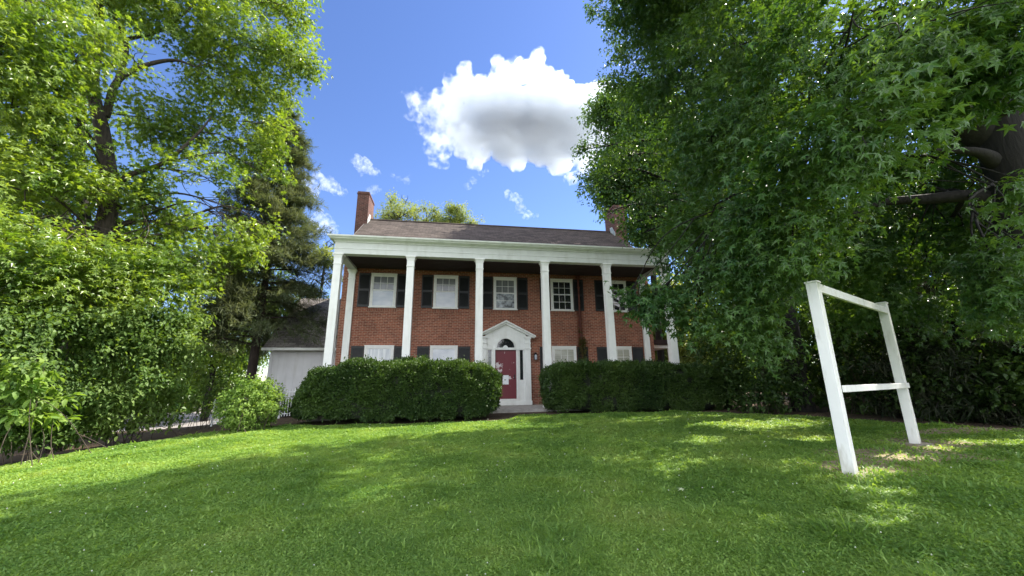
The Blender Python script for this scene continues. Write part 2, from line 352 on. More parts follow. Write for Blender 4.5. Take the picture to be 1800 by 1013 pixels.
def ground_mat(name, cols, scale, bump=.5):
    M, t, b = mat(name); n = t.nodes.new; l = t.links.new
    co = n('ShaderNodeTexCoord'); z = n('ShaderNodeTexNoise'); z.inputs['Scale'].default_value = scale; z.inputs['Detail'].default_value = 10; z.inputs['Roughness'].default_value = .7; l(co.outputs['Object'], z.inputs['Vector'])
    r = n('ShaderNodeValToRGB'); e = r.color_ramp.elements; e[0].position = .3; e[1].position = .72
    e[0].color = tuple(cols[0])+(1,); e[1].color = tuple(cols[-1])+(1,)
    for k, c in enumerate(cols[1:-1]):
        q = e.new(.3+.42*(k+1)/(len(cols)-1)); q.color = tuple(c)+(1,)
    l(z.outputs['Fac'], r.inputs[0]); l(r.outputs[0], b.inputs['Base Color']); b.inputs['Roughness'].default_value = .95; b.inputs['Specular IOR Level'].default_value = .2
    bp = n('ShaderNodeBump'); bp.inputs['Strength'].default_value = bump; bp.inputs['Distance'].default_value = .05; l(z.outputs['Fac'], bp.inputs['Height']); l(bp.outputs[0], b.inputs['Normal'])
    return M
SOIL = ground_mat('leaf_litter', [(.03, .02, .013), (.07, .05, .033), (.15, .10, .065)], 3)
TURF = ground_mat('turf_soil', [(.09, .155, .03), (.14, .22, .045), (.20, .23, .08)], 4)
ROAD = ground_mat('pale_asphalt', [(.19, .175, .17), (.25, .23, .225), (.31, .28, .27)], 6, .2)
xs = np.concatenate([-np.geomspace(900, 30, 14), np.linspace(-29, 29, 117), np.geomspace(30, 900, 14)])
ys = np.concatenate([-np.geomspace(900, 20, 14), np.linspace(-19, 45, 129), np.geomspace(46, 900, 14)])
V, F = grid_sheet(xs, ys, -.012)
tag(link('ground', np_mesh('ground', V, [F], SOIL, True)), kind='structure')
LAWN = [(-10.0, 11.0), (-9.6, 12.0), (-9.3, 13.2), (-8.7, 14.1), (-7.3, 14.0), (-6.2, 13.3), (-4.9, 13.5), (-1.6, 12.75), (1.8, 12.6), (2.2, 13.7), (3.3, 13.7), (3.6, 13.4), (8.6, 13.3), (9.6, 12.1), (11.0, 10.4), (11.8, 8.8), (12.9, 7.2), (15, 0), (12, -10), (-12, -10), (-12, 0), (-10.6, 8)]
def lawn_mask(x, y):
    P = np.stack([x*.9, y*.9, np.zeros_like(x)], 1)
    return inpoly(x+(noise3(P)-.5)*.45, y+(noise3(P+9.3)-.5)*.45, LAWN)
V, F = grid_sheet(np.arange(-14, 15.6, .2), np.arange(-10, 16, .2), 0.0, lawn_mask)
tag(link('lawn', np_mesh('lawn', V, [F], TURF, True)), kind='structure')
DRIVE = [(-60, 18), (-22, 20.5), (-13.6, 22.2), (-10.5, 23.5), (-9.2, 26), (-9.2, 44), (-60, 44)]
V, F = grid_sheet(np.arange(-45, -8, .5), np.arange(17, 44, .5), .004, lambda x, y: inpoly(x, y, DRIVE))
tag(link('driveway', np_mesh('driveway', V, [F], ROAD, True)), kind='structure')

def bare(x, y):                        # worn soil around the sign posts: chance of having no grass
    d = np.minimum(np.hypot((x-5.9), (y-5.15)*1.2)/1.0, np.hypot((x-8.9)*.9, (y-6.5)*1.4)/1.2)
    d = np.minimum(d, np.hypot((x-7.2)*.55, (y-5.7)*1.1)/1.1)
    d = np.minimum(d, np.hypot((x-11.5)*.35, (y-7.5)*1.6)/.9)
    d = np.minimum(d, np.hypot((x+8.6)*.45, (y-13.2)*1.1)/.8)
    return np.clip(1.48-d, 0, 1)*.92
def grass_points(n):
    out = []
    tot = 0
    while tot < n:
        d = 3.2*(15.5/3.2)**rng.random(200000)
        a = R_(-56)+R_(136)*rng.random(200000)
        x = d*np.sin(a); y = d*np.cos(a)
        k = lawn_mask(x, y) & (rng.random(200000) > bare(x, y)) & (rng.random(200000) < d/9+.15)
        out.append(np.stack([x[k], y[k]], 1)); tot += k.sum()
    return np.concatenate(out)[:n]
EARTH = ground_mat('worn_earth', [(.13, .115, .05), (.24, .20, .12), (.36, .31, .22)], 5, .4)
def bare_mask(x, y):
    return lawn_mask(x, y) & (bare(x, y)+.5*(noise3(np.stack([x*2.3, y*2.3, 0*x+2], 1))-.5) > .62)
V, F = grid_sheet(np.arange(-11, 15, .1), np.arange(2, 15, .1), .006, bare_mask)
tag(link('bare_earth', np_mesh('bare_earth', V, [F], EARTH, True)), kind='structure')
NB = 640000
P2 = grass_points(NB); x, y = P2[:, 0], P2[:, 1]; d = np.hypot(x, y); z = gz(x, y)
lump = noise3(np.stack([x*1.6, y*1.6, 0*x], 1))*.6+noise3(np.stack([x*5, y*5, 0*x+3], 1))*.4
tuft = np.clip((noise3(np.stack([x*2.3, y*2.3, 0*x+21], 1))-.62)/.2, 0, 1)
h = (.022+.05*lump**1.5+.03*rng.random(NB)*lump)*(1+.7*tuft)*(1+.9*(rng.random(NB) > .985))
wd = (.0028+.0009*d)*(.7+.6*rng.random(NB))
a = rng.random(NB)*2*np.pi+2.0*noise3(np.stack([x*.8, y*.8, 0*x+7], 1)); lean = .6+1.1*rng.random(NB)
dx, dy = np.cos(a), np.sin(a); b_ = rng.random(NB)*2*np.pi; sx, sy = np.cos(b_), np.sin(b_)
base = np.stack([x, y, z-.004], 1); S = np.stack([sx, sy, 0*sx], 1)*wd[:, None]
D = np.stack([dx, dy, 0*dx], 1)
mid = base+D*(h*lean*.35)[:, None]+np.array([0, 0, 1])*(h*.62)[:, None]
tip = base+D*(h*lean)[:, None]+np.array([0, 0, 1])*(h*(1.05-.25*lean))[:, None]
V = np.stack([base-S, base+S, mid+S*.8, mid-S*.8, tip], 1).reshape(-1, 3)
i = np.arange(NB)[:, None]*5
def patchy(M, col, lo, hi, scale):     # drier patches of a lawn
    t = M.node_tree; b = t.nodes['Principled BSDF']; src = b.inputs['Base Color'].links[0].from_socket
    co = t.nodes.new('ShaderNodeTexCoord'); z = t.nodes.new('ShaderNodeTexNoise'); z.inputs['Scale'].default_value = scale; z.inputs['Detail'].default_value = 5; z.inputs['Roughness'].default_value = .6
    mr = t.nodes.new('ShaderNodeMapRange'); mr.inputs[1].default_value = lo; mr.inputs[2].default_value = hi; mx = t.nodes.new('ShaderNodeMix'); mx.data_type = 'RGBA'
    t.links.new(co.outputs['Object'], z.inputs['Vector']); t.links.new(z.outputs['Fac'], mr.inputs[0]); t.links.new(mr.outputs[0], mx.inputs[0]); outs = [q.to_socket for q in src.links]
    t.links.new(src, mx.inputs[6]); mx.inputs[7].default_value = tuple(col)+(1,)
    for q in outs: t.links.new(mx.outputs[2], q)
    return M
GRASS = leaf_mat('grass_blades', (.118, .238, .050), (.295, .44, .100), .5, (1.5, 1.35, .5), .45, .35)
patchy(GRASS, (.30, .36, .12), .54, .80, .7)
tag(link('grass', np_mesh('grass', V, [i+np.array([[0, 1, 2, 3]]), i+np.array([[3, 2, 4]])], GRASS)), kind='stuff')

# clover leaves lying nearly flat between the blades
NC = 320000
P4 = grass_points(NC); dc = np.hypot(P4[:, 0], P4[:, 1]); zc = gz(P4[:, 0], P4[:, 1])+.012+.035*rng.random(NC)*(.4+noise3(np.stack([P4[:, 0]*1.6, P4[:, 1]*1.6, 0*dc], 1)))
aa = rng.random(NC)*2*np.pi; rr_ = (.0065+.0011*dc)*(.6+.7*rng.random(NC)); nn_ = unit(np.stack([.42*rng.normal(size=NC), .42*rng.normal(size=NC), np.ones(NC)], 1))
ta = unit(np.cross(nn_, np.stack([np.cos(aa), np.sin(aa), 0*aa], 1))); tb_ = np.cross(nn_, ta); cc = np.stack([P4[:, 0], P4[:, 1], zc], 1)
V = np.stack([cc-ta*rr_[:, None], cc-tb_*(rr_*.7)[:, None], cc+ta*(rr_*1.1)[:, None], cc+tb_*(rr_*.7)[:, None]], 1).reshape(-1, 3)
CLOVER = leaf_mat('clover_leaf', (.105, .215, .04), (.26, .39, .09), .4, (1.5, 1.35, .5), .5, .3)
tag(link('clover', np_mesh('clover', V, [np.arange(NC)[:, None]*4+np.arange(4)[None]], CLOVER)), kind='stuff')
# clover heads among the grass
P3 = grass_points(260); zf = gz(P3[:, 0], P3[:, 1])+.045+.02*rng.random(260); fr_ = .004+.0009*np.hypot(P3[:, 0], P3[:, 1])*.9
oc = np.array([(1, 0, 0), (-1, 0, 0), (0, 1, 0), (0, -1, 0), (0, 0, 1), (0, 0, -1)], float); of = np.array([(0, 2, 4), (2, 1, 4), (1, 3, 4), (3, 0, 4), (2, 0, 5), (1, 2, 5), (3, 1, 5), (0, 3, 5)])
V = (np.stack([P3[:, 0], P3[:, 1], zf], 1)[:, None]+fr_[:, None, None]*oc[None]).reshape(-1, 3); F = (np.arange(260)[:, None, None]*6+of[None]).reshape(-1, 3)
tag(link('clover_flowers', np_mesh('clover_flowers', V, [F], plain('clover_head', (.50, .52, .42), .8, .1, 40))), kind='stuff')

# openings in the canopy that let the sun through to the lawn
def ground_hit(px, py):
    d = ray(px, py); t = 1.0
    for _ in range(50):
        q = CAM+d*t; t += (q[2]-g1(q[0], q[1]))/max(.05, -d[2])*.6
    return CAM+d*t
BEAMS = [(ground_hit(px, py), r) for px, py, r in ((1585, 805, .42), (1540, 830, .40), (1640, 790, .30), (1430, 775, .38), (1235, 775, .38), (1560, 862, .32), (1700, 778, .40), (1770, 782, .30), (1400, 815, .22))]
BEAMS += [(np.array(p), r) for p, r in (((.95, 12.8, 1.35), .5), ((.1, 12.8, 1.5), .42), ((1.5, 13.0, 1.15), .4), ((-3.5, 12.9, 1.3), .45), ((-4.3, 13.2, 1.05), .42))]
def sun_gap(P):
    k = np.ones(len(P), bool); S_ = np.array(SUN)
    for o, r in BEAMS:
        d = P-o; t = d@S_; k &= ~((np.linalg.norm(d-t[:, None]*S_, axis=1) < r) & (t > 1.5))
    return k
# ---------------------------------------------------------------- leaves
def star_template():
    ang = [math.radians(q) for q in (-118, -60, 0, 60, 118)]; ln = [.58, .86, 1.0, .86, .58]
    val = [math.radians(q) for q in (-165, -88, -29, 29, 88, 165)]; vl = [.2, .30, .36, .36, .30, .2]
    V = [(0, 0, 0)]
    for q, r in zip(ang, ln): V.append((r*math.cos(q), r*math.sin(q), -.22*r*r))
    for q, r in zip(val, vl): V.append((r*math.cos(q), r*math.sin(q), .03))
    return np.array(V), np.array([(0, 6+k, 1+k, 7+k) for k in range(5)])
STAR = star_template()
LEAF = (np.array([(0, 0, 0), (.42, .30, .07), (1, 0, -.12), (.42, -.30, .07)]), np.array([(0, 3, 2, 1)]))
OVAL = (np.array([(0, 0, 0), (.3, .26, .05), (.75, .20, .03), (1, 0, -.14), (.75, -.20, .03), (.3, -.26, .05)]), np.array([(0, 5, 4, 1), (1, 4, 3, 2)]))
NEEDLE = (np.array([(0, -.05, 0), (0, .05, 0), (1, .03, -.08), (1, -.03, -.08)]), np.array([(0, 3, 2, 1)]))
def place_leaves(P, D, Nn, size, tmpl):
    D = unit(D); Nn = unit(Nn-D*(Nn*D).sum(-1, keepdims=True)); B = np.cross(Nn, D)
    T, Fc = tmpl; s = size[:, None, None]
    V = P[:, None]+s*(T[None, :, 0, None]*D[:, None]+T[None, :, 1, None]*B[:, None]+T[None, :, 2, None]*Nn[:, None])
    F = (np.arange(len(P))[:, None, None]*len(T)+Fc[None]).reshape(-1, Fc.shape[1])
    return V.reshape(-1, 3), F
def rnd(n): return unit(rng.normal(size=(n, 3)))
def crown(blobs, sprig_per_m2, m, size, tmpl, twig=.4, droop=.35, gap=.0, gscale=.9, flat=.85, shell=.5, sky_n=1.0, keep=None):
    """leaves of a crown: sprigs scattered through each clump (c, radius), m leaves to a sprig"""
    PV = []; PF = []; n0 = 0
    for c, r in blobs:
        r3 = np.array([r, r, r*flat]) if np.isscalar(r) else np.array(r)
        ra = float(np.mean(r3)); n = max(4, int(sprig_per_m2*4*ra*ra))
        o = rnd(n); P = np.array(c)+o*r3*(1-shell*(1-rng.random((n, 1))**.6))*(.82+.36*rng.random((n, 1)))
        if gap > 0:
            k = noise3(P*gscale+11) > gap*(.7+.6*rng.random(n)); P, o = P[k], o[k]
        k = sun_gap(P); P, o = P[k], o[k]
        if keep is not None:
            k = keep(P); P, o = P[k], o[k]
        n = len(P)
        if n == 0: continue
        td = unit(o+.6*rnd(n)+np.array([0, 0, -.15]))
        t = rng.random((n, m)); side = rng.normal(size=(n, m, 3))*.16
        LP = (P[:, None]+td[:, None]*(t[..., None]-.5)*twig+side*twig).reshape(-1, 3)
        ld = unit(np.repeat(td, m, 0)*.7+.9*rnd(n*m)+np.array([0, 0, -droop]))
        ln = unit(np.array([0, 0, 1.0])*sky_n+.55*rnd(n*m)+.35*np.repeat(o, m, 0))
        sz = size*(.5+.8*rng.random(n*m))
        V, F = place_leaves(LP, ld, ln, sz, tmpl); PV.append(V); PF.append(F+n0); n0 += len(V)
    return np.concatenate(PV), np.concatenate(PF)
def limbs(trunk_pts, trunk_r, blobs, k=8, frac=.85, rmin=.015, sub=3, rscale=.45, start=.25, thin=1.0, more=()):
    """trunk plus a curved limb to every clump and a few twigs inside it"""
    TV = []; TF = []; n0 = 0
    def put(P, r, kk):
        nonlocal n0
        V, F = tube(P, r, kk); TV.append(V); TF.append(F+n0); n0 += len(V)
    Pt = smooth_path(trunk_pts, 6); t = np.linspace(0, 1, len(Pt)); rr = np.interp(t, np.linspace(0, 1, len(trunk_r)), trunk_r)
    put(Pt, rr, 12)
    for c, r in blobs:
        c = np.asarray(c, float)
        ra = float(np.mean(r)); s0 = int(len(Pt)*start)
        cand = np.concatenate([Pt[s0:]]+[q[len(q)//4:] for q, _ in more]); crad = np.concatenate([rr[s0:]]+[w[len(w)//4:] for _, w in more]); cost = np.linalg.norm(cand-c, axis=1)+1.6*np.maximum(0, cand[:, 2]-c[2]+.25*np.hypot(cand[:, 0]-c[0], cand[:, 1]-c[1]))
        j = int(np.argmin(cost)); a = cand[j]; L_ = np.linalg.norm(c-a)
        if L_ < .3: continue
        up = np.array([0, 0, .18*L_])
        mid1 = a+(c-a)*.35+up*.8+rng.normal(size=3)*.06*L_; mid2 = a+(c-a)*.7+up+rng.normal(size=3)*.06*L_
        Q = smooth_path([a, mid1, mid2, c], 5); rb = min(crad[j]*rscale, (.02+.022*L_)*thin)
        put(Q, np.linspace(rb, rmin*1.3, len(Q)), k)
        for _ in range(sub):
            q = Q[rng.integers(len(Q)//3, len(Q))]; e = c+rnd(1)[0]*ra*.85
            W = smooth_path([q, (q+e)/2+rng.normal(size=3)*.1*ra, e], 4); put(W, np.linspace(rmin*1.6, rmin*.5, len(W)), 5)
    return np.concatenate(TV), np.concatenate(TF)
def tree(name, base, label, cat, trunk_pts, trunk_r, blobs, leafmat, barkmat, group=None, extra=None, lim={}, top=None, **kw):
    root = empty(name, tuple(base), label, cat, group)
    more = []
    for P, r in (extra or ()):
        Q = smooth_path(P, 6); more.append((Q, np.interp(np.linspace(0, 1, len(Q)), np.linspace(0, 1, len(r)), r)))
    V, F = limbs(trunk_pts, trunk_r, blobs, more=more, **lim)
    n0 = len(V); EV = [V]; EF = [F]
    for Q, r in more:
        v, f = tube(Q, r, 9); EV.append(v); EF.append(f+n0); n0 += len(v)
    V = np.concatenate(EV); F = np.concatenate(EF)
    link('trunk', np_mesh('trunk', V, [F], barkmat, True), root)
    V, F = crown(blobs, **kw)
    if top:
        V2, F2 = crown(top, **dict(kw, gap=.22)); F = np.concatenate([F, F2+len(V)]); V = np.concatenate([V, V2])
    link('crown', np_mesh('crown', V, [F], leafmat), root)
    return root
def wb(*rows): return [((a, b, c), r) for a, b, c, r in rows]
def pxblobs(*a):                       # [scale,] (px, py, distance, radius in metres) -> clumps in the world
    k = a[0] if len(a) == 2 else 1.0
    return [(CAM+ray(p, q)*d*k/math.hypot(*ray(p, q)[:2]), r*k) for p, q, d, r in a[-1]]

SWEET = leaf_mat('sweetgum_leaf', (.055, .130, .022), (.135, .235, .045), .45, (2.1, 1.7, .45), .38, .5)
SWEET_SHADE = leaf_mat('sweetgum_leaf_shaded', (.036, .100, .026), (.094, .182, .046), .34, (2.0, 1.7, .4), .36, .5)  # darker leaf copy, shade of the right canopy put into its colour
SWEET_LIT = leaf_mat('sweetgum_leaf_sunlit', (.095, .185, .026), (.245, .345, .060), .48, (1.6, 1.45, .45), .34, .6)  # lighter, yellower leaf copy, sunlight on the left tree put into its colour
MAPLE = leaf_mat('pale_leaf', (.075, .14, .03), (.17, .23, .06), .45, (1.7, 1.6, .6))
SHRUBL = leaf_mat('shrub_leaf', (.065, .135, .028), (.17, .25, .065), .4, (1.7, 1.6, .5), .55, .3)
SHRUB_SHADE = leaf_mat('shrub_leaf_shaded', (.045, .10, .022), (.12, .195, .05), .36, (1.7, 1.6, .5), .55, .3)  # darker shrub leaf copy, deep shade at the left edge painted in
BUSHL = leaf_mat('bush_leaf', (.10, .195, .034), (.24, .34, .08), .4, (1.6, 1.6, .6), .55, .3)
YEW = leaf_mat('yew_leaf', (.022, .054, .014), (.072, .125, .026), .3, (1.8, 1.8, .6), .45, .35)
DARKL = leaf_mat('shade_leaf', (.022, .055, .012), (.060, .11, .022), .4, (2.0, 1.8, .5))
CEDARL = leaf_mat('cedar_leaf', (.062, .092, .046), (.155, .178, .102), .4, (1.3, 1.25, .7), .7, .2)
HEMLOCK = leaf_mat('hemlock_leaf', (.020, .032, .016), (.052, .056, .032), .2, (1.3, 1.3, .6), .7, .2)
FARL = leaf_mat('far_leaf', (.13, .19, .05), (.28, .32, .12), .45, (1.6, 1.5, .6))

# ================================================================ the house
XC, YF, YW, BAY = -4.41, 15.16, 17.56, 2.75
ZF, ZC, ZP = 6.54, 7.235, .62           # underside of the frieze, top of the cornice, porch floor
XL, XR = -4.80, 9.73                   # the brick front
RY, RZ, RS = 21.4, 10.62, .74          # ridge
house = empty('brick_house', (2.46, 17.5, .5), 'two storey red brick house with tall white columns, black shutters and twin chimneys', 'house')
YB = 25.2; ZE = RZ-RS*(RY-YW)          # eave height over the front wall
mb = MB(); mb.prism_x([(YW, .2), (YB, .2), (YB, ZE-.12), (RY, RZ-.14), (YW, ZE-.12)], XL, XR); mb.build('wall', BRICK, house)
mb = MB()
for s in (0, 1):
    yy = (YW-.55, RY) if s == 0 else (RY, YB+.5)
    za = RZ-RS*(RY-yy[0]) if s == 0 else RZ; zb = RZ if s == 0 else RZ-RS*(yy[1]-RY)
    mb.prism_x([(yy[0], za), (yy[1], zb), (yy[1], zb-.10), (yy[0], za-.10)], XL-.02, XR+.02)
roof = mb.build('roof', SHINGLE, house)
mb = MB(); mb.tube([(XL-.03, RY, RZ+.0), (XR+.03, RY, RZ+.0)], .07, 6); mb.build('ridge_cap', SHINGLE, roof)
for x0, x1 in ((XL-.07, XL-.022), (XR+.022, XR+.07)):
    mb = MB(); mb.prism_x([(YW-.5, RZ-RS*(RY-YW+.5)-.02), (RY, RZ-.02), (RY, RZ-.22), (YW-.5, RZ-RS*(RY-YW+.5)-.22)], x0, x1); mb.build('rake_board', SHINGLE2, roof)
# pale scar of torn shingles on the right half
SCAR = plain('torn_shingle', (.26, .19, .15), .9, .3, 9)
for k in range(7):
    xx = 5.05+rng.random()*1.4; yy = 18.5+rng.random()*.7; L_ = .2+.35*rng.random(); hh = .04+.04*rng.random(); zz = RZ-RS*(RY-yy)
    mb = MB(); mb.add([(xx, yy, zz+.006), (xx+L_, yy+.02, zz+.02), (xx+L_*.9, yy+hh, zz+hh*RS+.012), (xx+.05, yy+hh, zz+hh*RS+.006)], [(0, 1, 2, 3)]); mb.build('torn_shingle', SCAR, roof)
# chimneys on both gable ends
for k, (x0, x1) in enumerate(((-5.32, -4.70), (9.66, 10.45))):
    top = 12.0 if k == 0 else 12.15
    mb = MB(); mb.box(x0, x1, 20.7, 22.1, .2, top-.16); mb.box(x0-.03, x1+.03, 20.67, 22.13, top-.16, top-.09); mb.box(x0+.0, x1-.0, 20.70, 22.10, top-.09, top)
    ch = mb.build('chimney', BRICK2, house)
    mb = MB(); mb.box(x0+.15, x1-.15, 20.9, 21.9, top+.003, top+.02); mb.build('flue', DARK, ch)
    e = XL+.03 if k == 0 else XR-.03
    s = 1 if k == 0 else -1
    mb = MB(); xa, xb = (x1+.003, x1+.02) if k == 0 else (x0-.02, x0-.003)
    mb.prism_x([(20.72, RZ-RS*.68-.02), (RY, RZ-.02), (RY, RZ+.26), (21.1, RZ+.22), (20.72, RZ-RS*.68+.22)], xa, xb); mb.build('flashing', LEAD, ch)
# portico: flat lead roof, entablature, ceiling
X0, X1 = XC-.16, XC+5*BAY+.16
mb = MB(); mb.prism_x([(YF+.02, ZC-.02), (YW-.3, ZC+.16), (YW-.3, ZC+.02), (YF+.02, ZC-.10)], X0+.01, X1-.01); proof = mb.build('portico_roof', SHINGLE, house)
def entab(x0, x1, y0, y1, ends):
    """fascia, frieze, bed mould, crown mould as stacked boards, each a little proud of the one below"""
    a = MB(); a.box(x0, x1, y0+.018, y1-.018, ZF, ZF+.205); a.box(x0, x1, y0, y1, ZF+.205, ZF+.235)
    b = MB(); b.box(x0, x1, y0+.012, y1-.012, ZF+.235, ZF+.47)
    return a, b
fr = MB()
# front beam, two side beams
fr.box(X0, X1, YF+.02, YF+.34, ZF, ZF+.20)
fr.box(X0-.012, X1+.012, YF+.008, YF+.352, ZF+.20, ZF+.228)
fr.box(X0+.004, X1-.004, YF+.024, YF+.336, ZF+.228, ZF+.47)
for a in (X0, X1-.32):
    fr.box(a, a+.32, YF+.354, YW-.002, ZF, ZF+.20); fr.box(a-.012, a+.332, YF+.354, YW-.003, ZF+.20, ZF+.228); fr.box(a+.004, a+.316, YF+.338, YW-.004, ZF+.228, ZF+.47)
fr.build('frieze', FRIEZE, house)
def sweep_cornice(prof, mat_, name):
    """profile (outward, z) carried round the left side, the front and the right side with mitred corners"""
    V = []; F = []
    n = len(prof)
    for (px, py, sx, sy) in ((X0, YW-.31, -1, 0), (X0, YF+.02, -1, -1), (X1, YF+.02, 1, -1), (X1, YW-.31, 1, 0)):
        for o, z in prof: V.append((px+sx*o, py+sy*o, z))
    for s in range(3):
        for i in range(n-1): F.append((s*n+i, s*n+i+1, (s+1)*n+i+1, (s+1)*n+i))
    F.append(tuple(range(n))); F.append(tuple(range(4*n-1, 3*n-1, -1)))
    q = MB(); q.add(V, F); return q.build(name, mat_, house)
sweep_cornice([(-.05, ZF+.47), (.03, ZF+.47), (.035, ZF+.50), (.07, ZF+.535), (.10, ZF+.545), (.125, ZF+.548), (.13, ZF+.565), (.18, ZF+.57), (.19, ZF+.60), (.225, ZF+.625), (.228, ZF+.64), (.245, ZF+.642), (.25, ZC), (.2, ZC), (.05, ZC-.015), (-.05, ZC-.03)], GREEN_GREY, 'cornice')
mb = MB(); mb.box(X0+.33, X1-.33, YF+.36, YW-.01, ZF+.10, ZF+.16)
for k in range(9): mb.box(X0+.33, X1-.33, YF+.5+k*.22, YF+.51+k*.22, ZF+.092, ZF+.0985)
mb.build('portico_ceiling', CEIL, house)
mb = MB(); mb.box(X0-.25, X1+.25, YF-.30, YW-.002, .30, ZP)
mb.build('porch_floor', CONC, house, bevel=.012)
mb = MB(); mb.box(1.75, 3.45, YF-.66, YF-.302, .28, ZP-.16); mb.build('step', CONC, house, bevel=.015)
# columns
def column(x, y, half=.15, front=True):
    b = half
    mb = MB()
    mb.box(x-b-.05, x+b+.05, y-.05, y+2*b+.05, ZP, ZP+.10); mb.box(x-b-.03, x+b+.03, y-.03, y+2*b+.03, ZP+.10, ZP+.17)
    t = b*.93
    mb.frustum((x-b, x+b, y, y+2*b, ZP+.17), (x-t, x+t, y+.01, y+.01+2*t, ZF-.44))
    c = mb.build('column', WHITE, house, bevel=.006)
    k = MB(); yc = y+.01
    k.box(x-t-.018, x+t+.018, yc-.018, yc+2*t+.018, ZF-.44, ZF-.405)
    k.box(x-t-.002, x+t+.002, yc-.002, yc+2*t+.002, ZF-.405, ZF-.20)
    k.frustum((x-t-.002, x+t+.002, yc-.002, yc+2*t+.002, ZF-.20), (x-t-.03, x+t+.03, yc-.03, yc+2*t+.03, ZF-.08))
    k.frustum((x-t-.03, x+t+.03, yc-.03, yc+2*t+.03, ZF-.08), (x-t-.06, x+t+.06, yc-.05, yc+2*t+.05, ZF-.045))
    k.box(x-t-.065, x+t+.065, yc-.055, yc+2*t+.055, ZF-.045, ZF-.002)
    k.build('capital', WHITE, c)
for i in range(6): column(XC+BAY*i, YF)
for i in (0, 5):                       # flat pilasters where the side beams meet the wall
    x = XC+BAY*i; mb = MB(); t = .14
    mb.box(x-t, x+t, YW-.11, YW-.002, ZP, ZF-.42); mb.box(x-t-.004, x+t+.004, YW-.114, YW-.002, 4.0, 4.02)
    pl = mb.build('pilaster', WHITE, house)
    k = MB(); k.box(x-t-.02, x+t+.02, YW-.13, YW-.002, ZF-.42, ZF-.385); k.box(x-t, x+t, YW-.11, YW-.002, ZF-.385, ZF-.18)
    k.frustum((x-t, x+t, YW-.11, YW-.002, ZF-.18), (x-t-.055, x+t+.055, YW-.16, YW-.002, ZF-.05)); k.box(x-t-.06, x+t+.06, YW-.165, YW-.002, ZF-.05, ZF-.002); k.build('capital', WHITE, pl)
# windows
def window(x, z0, z1, wd, panes, top, bottom, label):
    """casing, two sashes with their panes; bottom = material of the lower pane"""
    f = MB(); h = wd/2; c = .085
    f.box(x-h, x-h+c, YW-.055, YW-.001, z0, z1); f.box(x+h-c, x+h, YW-.055, YW-.001, z0, z1); f.box(x-h+c, x+h-c, YW-.054, YW-.001, z1-c, z1); f.box(x-h-.03, x+h+.03, YW-.085, YW-.001, z0-.05, z0-.0005)
    f.box(x-h-.012, x+h+.012, YW-.07, YW-.001, z1+.0005, z1+.035)
    win = f.build('window', TRIM, house, bevel=.004); win['label'] = label
    zm = (z0+z1)/2; i = h-c
    for nm, a, b, y, M, mun in (('upper_sash', zm-.02, z1-c, YW-.034, top, panes[0]), ('lower_sash', z0+.0, zm+.02, YW-.046, bottom, panes[1])):
        s = MB(); q = .042
        s.box(x-i, x-i+q, y, y+.011, a, b); s.box(x+i-q, x+i, y, y+.011, a, b); s.box(x-i+q, x+i-q, y, y+.011, b-q, b); s.box(x-i+q, x+i-q, y, y+.011, a, a+q*1.2)
        if mun:
            nx, nz = mun; g = .009
            for k in range(1, nx): xx = x-i+q+(2*i-2*q)*k/nx; s.box(xx-g, xx+g, y+.003, y+.0105, a+q*1.2, b-q)
            for k in range(1, nz): zz = a+q*1.2+(b-a-q*2.2)*k/nz; s.box(x-i+q, x+i-q, y+.0032, y+.0103, zz-g, zz+g)
        s.build(nm, TRIM, win)
        p = MB(); p.box(x-i+.01, x+i-.01, y+.0115, y+.016, a+.02, b-.02); p.build('pane', M, win)
UZ0, UZ1, LZ0, LZ1 = 4.90, 6.40, 1.46, 3.17
cx = [XC+BAY*(k+.5) for k in range(5)]
window(cx[0], UZ0, UZ1, 1.12, ((3, 2), None), GREYPANE, SILVER, 'upper window with pale bare lower pane')
window(cx[1], UZ0, UZ1, 1.10, ((3, 2), None), GREYPANE, SILVER, 'upper window with pale sky reflection painted on its lower pane')
window(cx[2], UZ0, UZ1, 1.10, ((3, 2), (1, 2)), GREYPANE, SCENIC, 'upper window over the front door')
window(cx[3], UZ0, UZ1, 1.10, ((3, 2), (3, 2)), GLASS, GLASS, 'dark twelve pane upper window')
window(cx[4], UZ0, UZ1, 1.10, ((3, 2), (3, 2)), GLASS, GLASS, 'dark upper window behind tree leaves')
window(cx[0], LZ0, LZ1, 1.22, (None, None), CURTAIN, CURTAIN, 'lower window with white curtain')
window(cx[1], LZ0, LZ1, 1.20, (None, None), SILVER, SILVER, 'lower window with pale curtain and bluish reflection painted on its panes')
window(cx[3], LZ0, LZ1, 1.16, ((3, 1), (3, 1)), BLIND, BLIND, 'lower window with yellowish blind')
window(cx[4], LZ0, LZ1, 1.14, ((3, 2), (3, 2)), BLIND, BLIND, 'lower window with blind at right end')
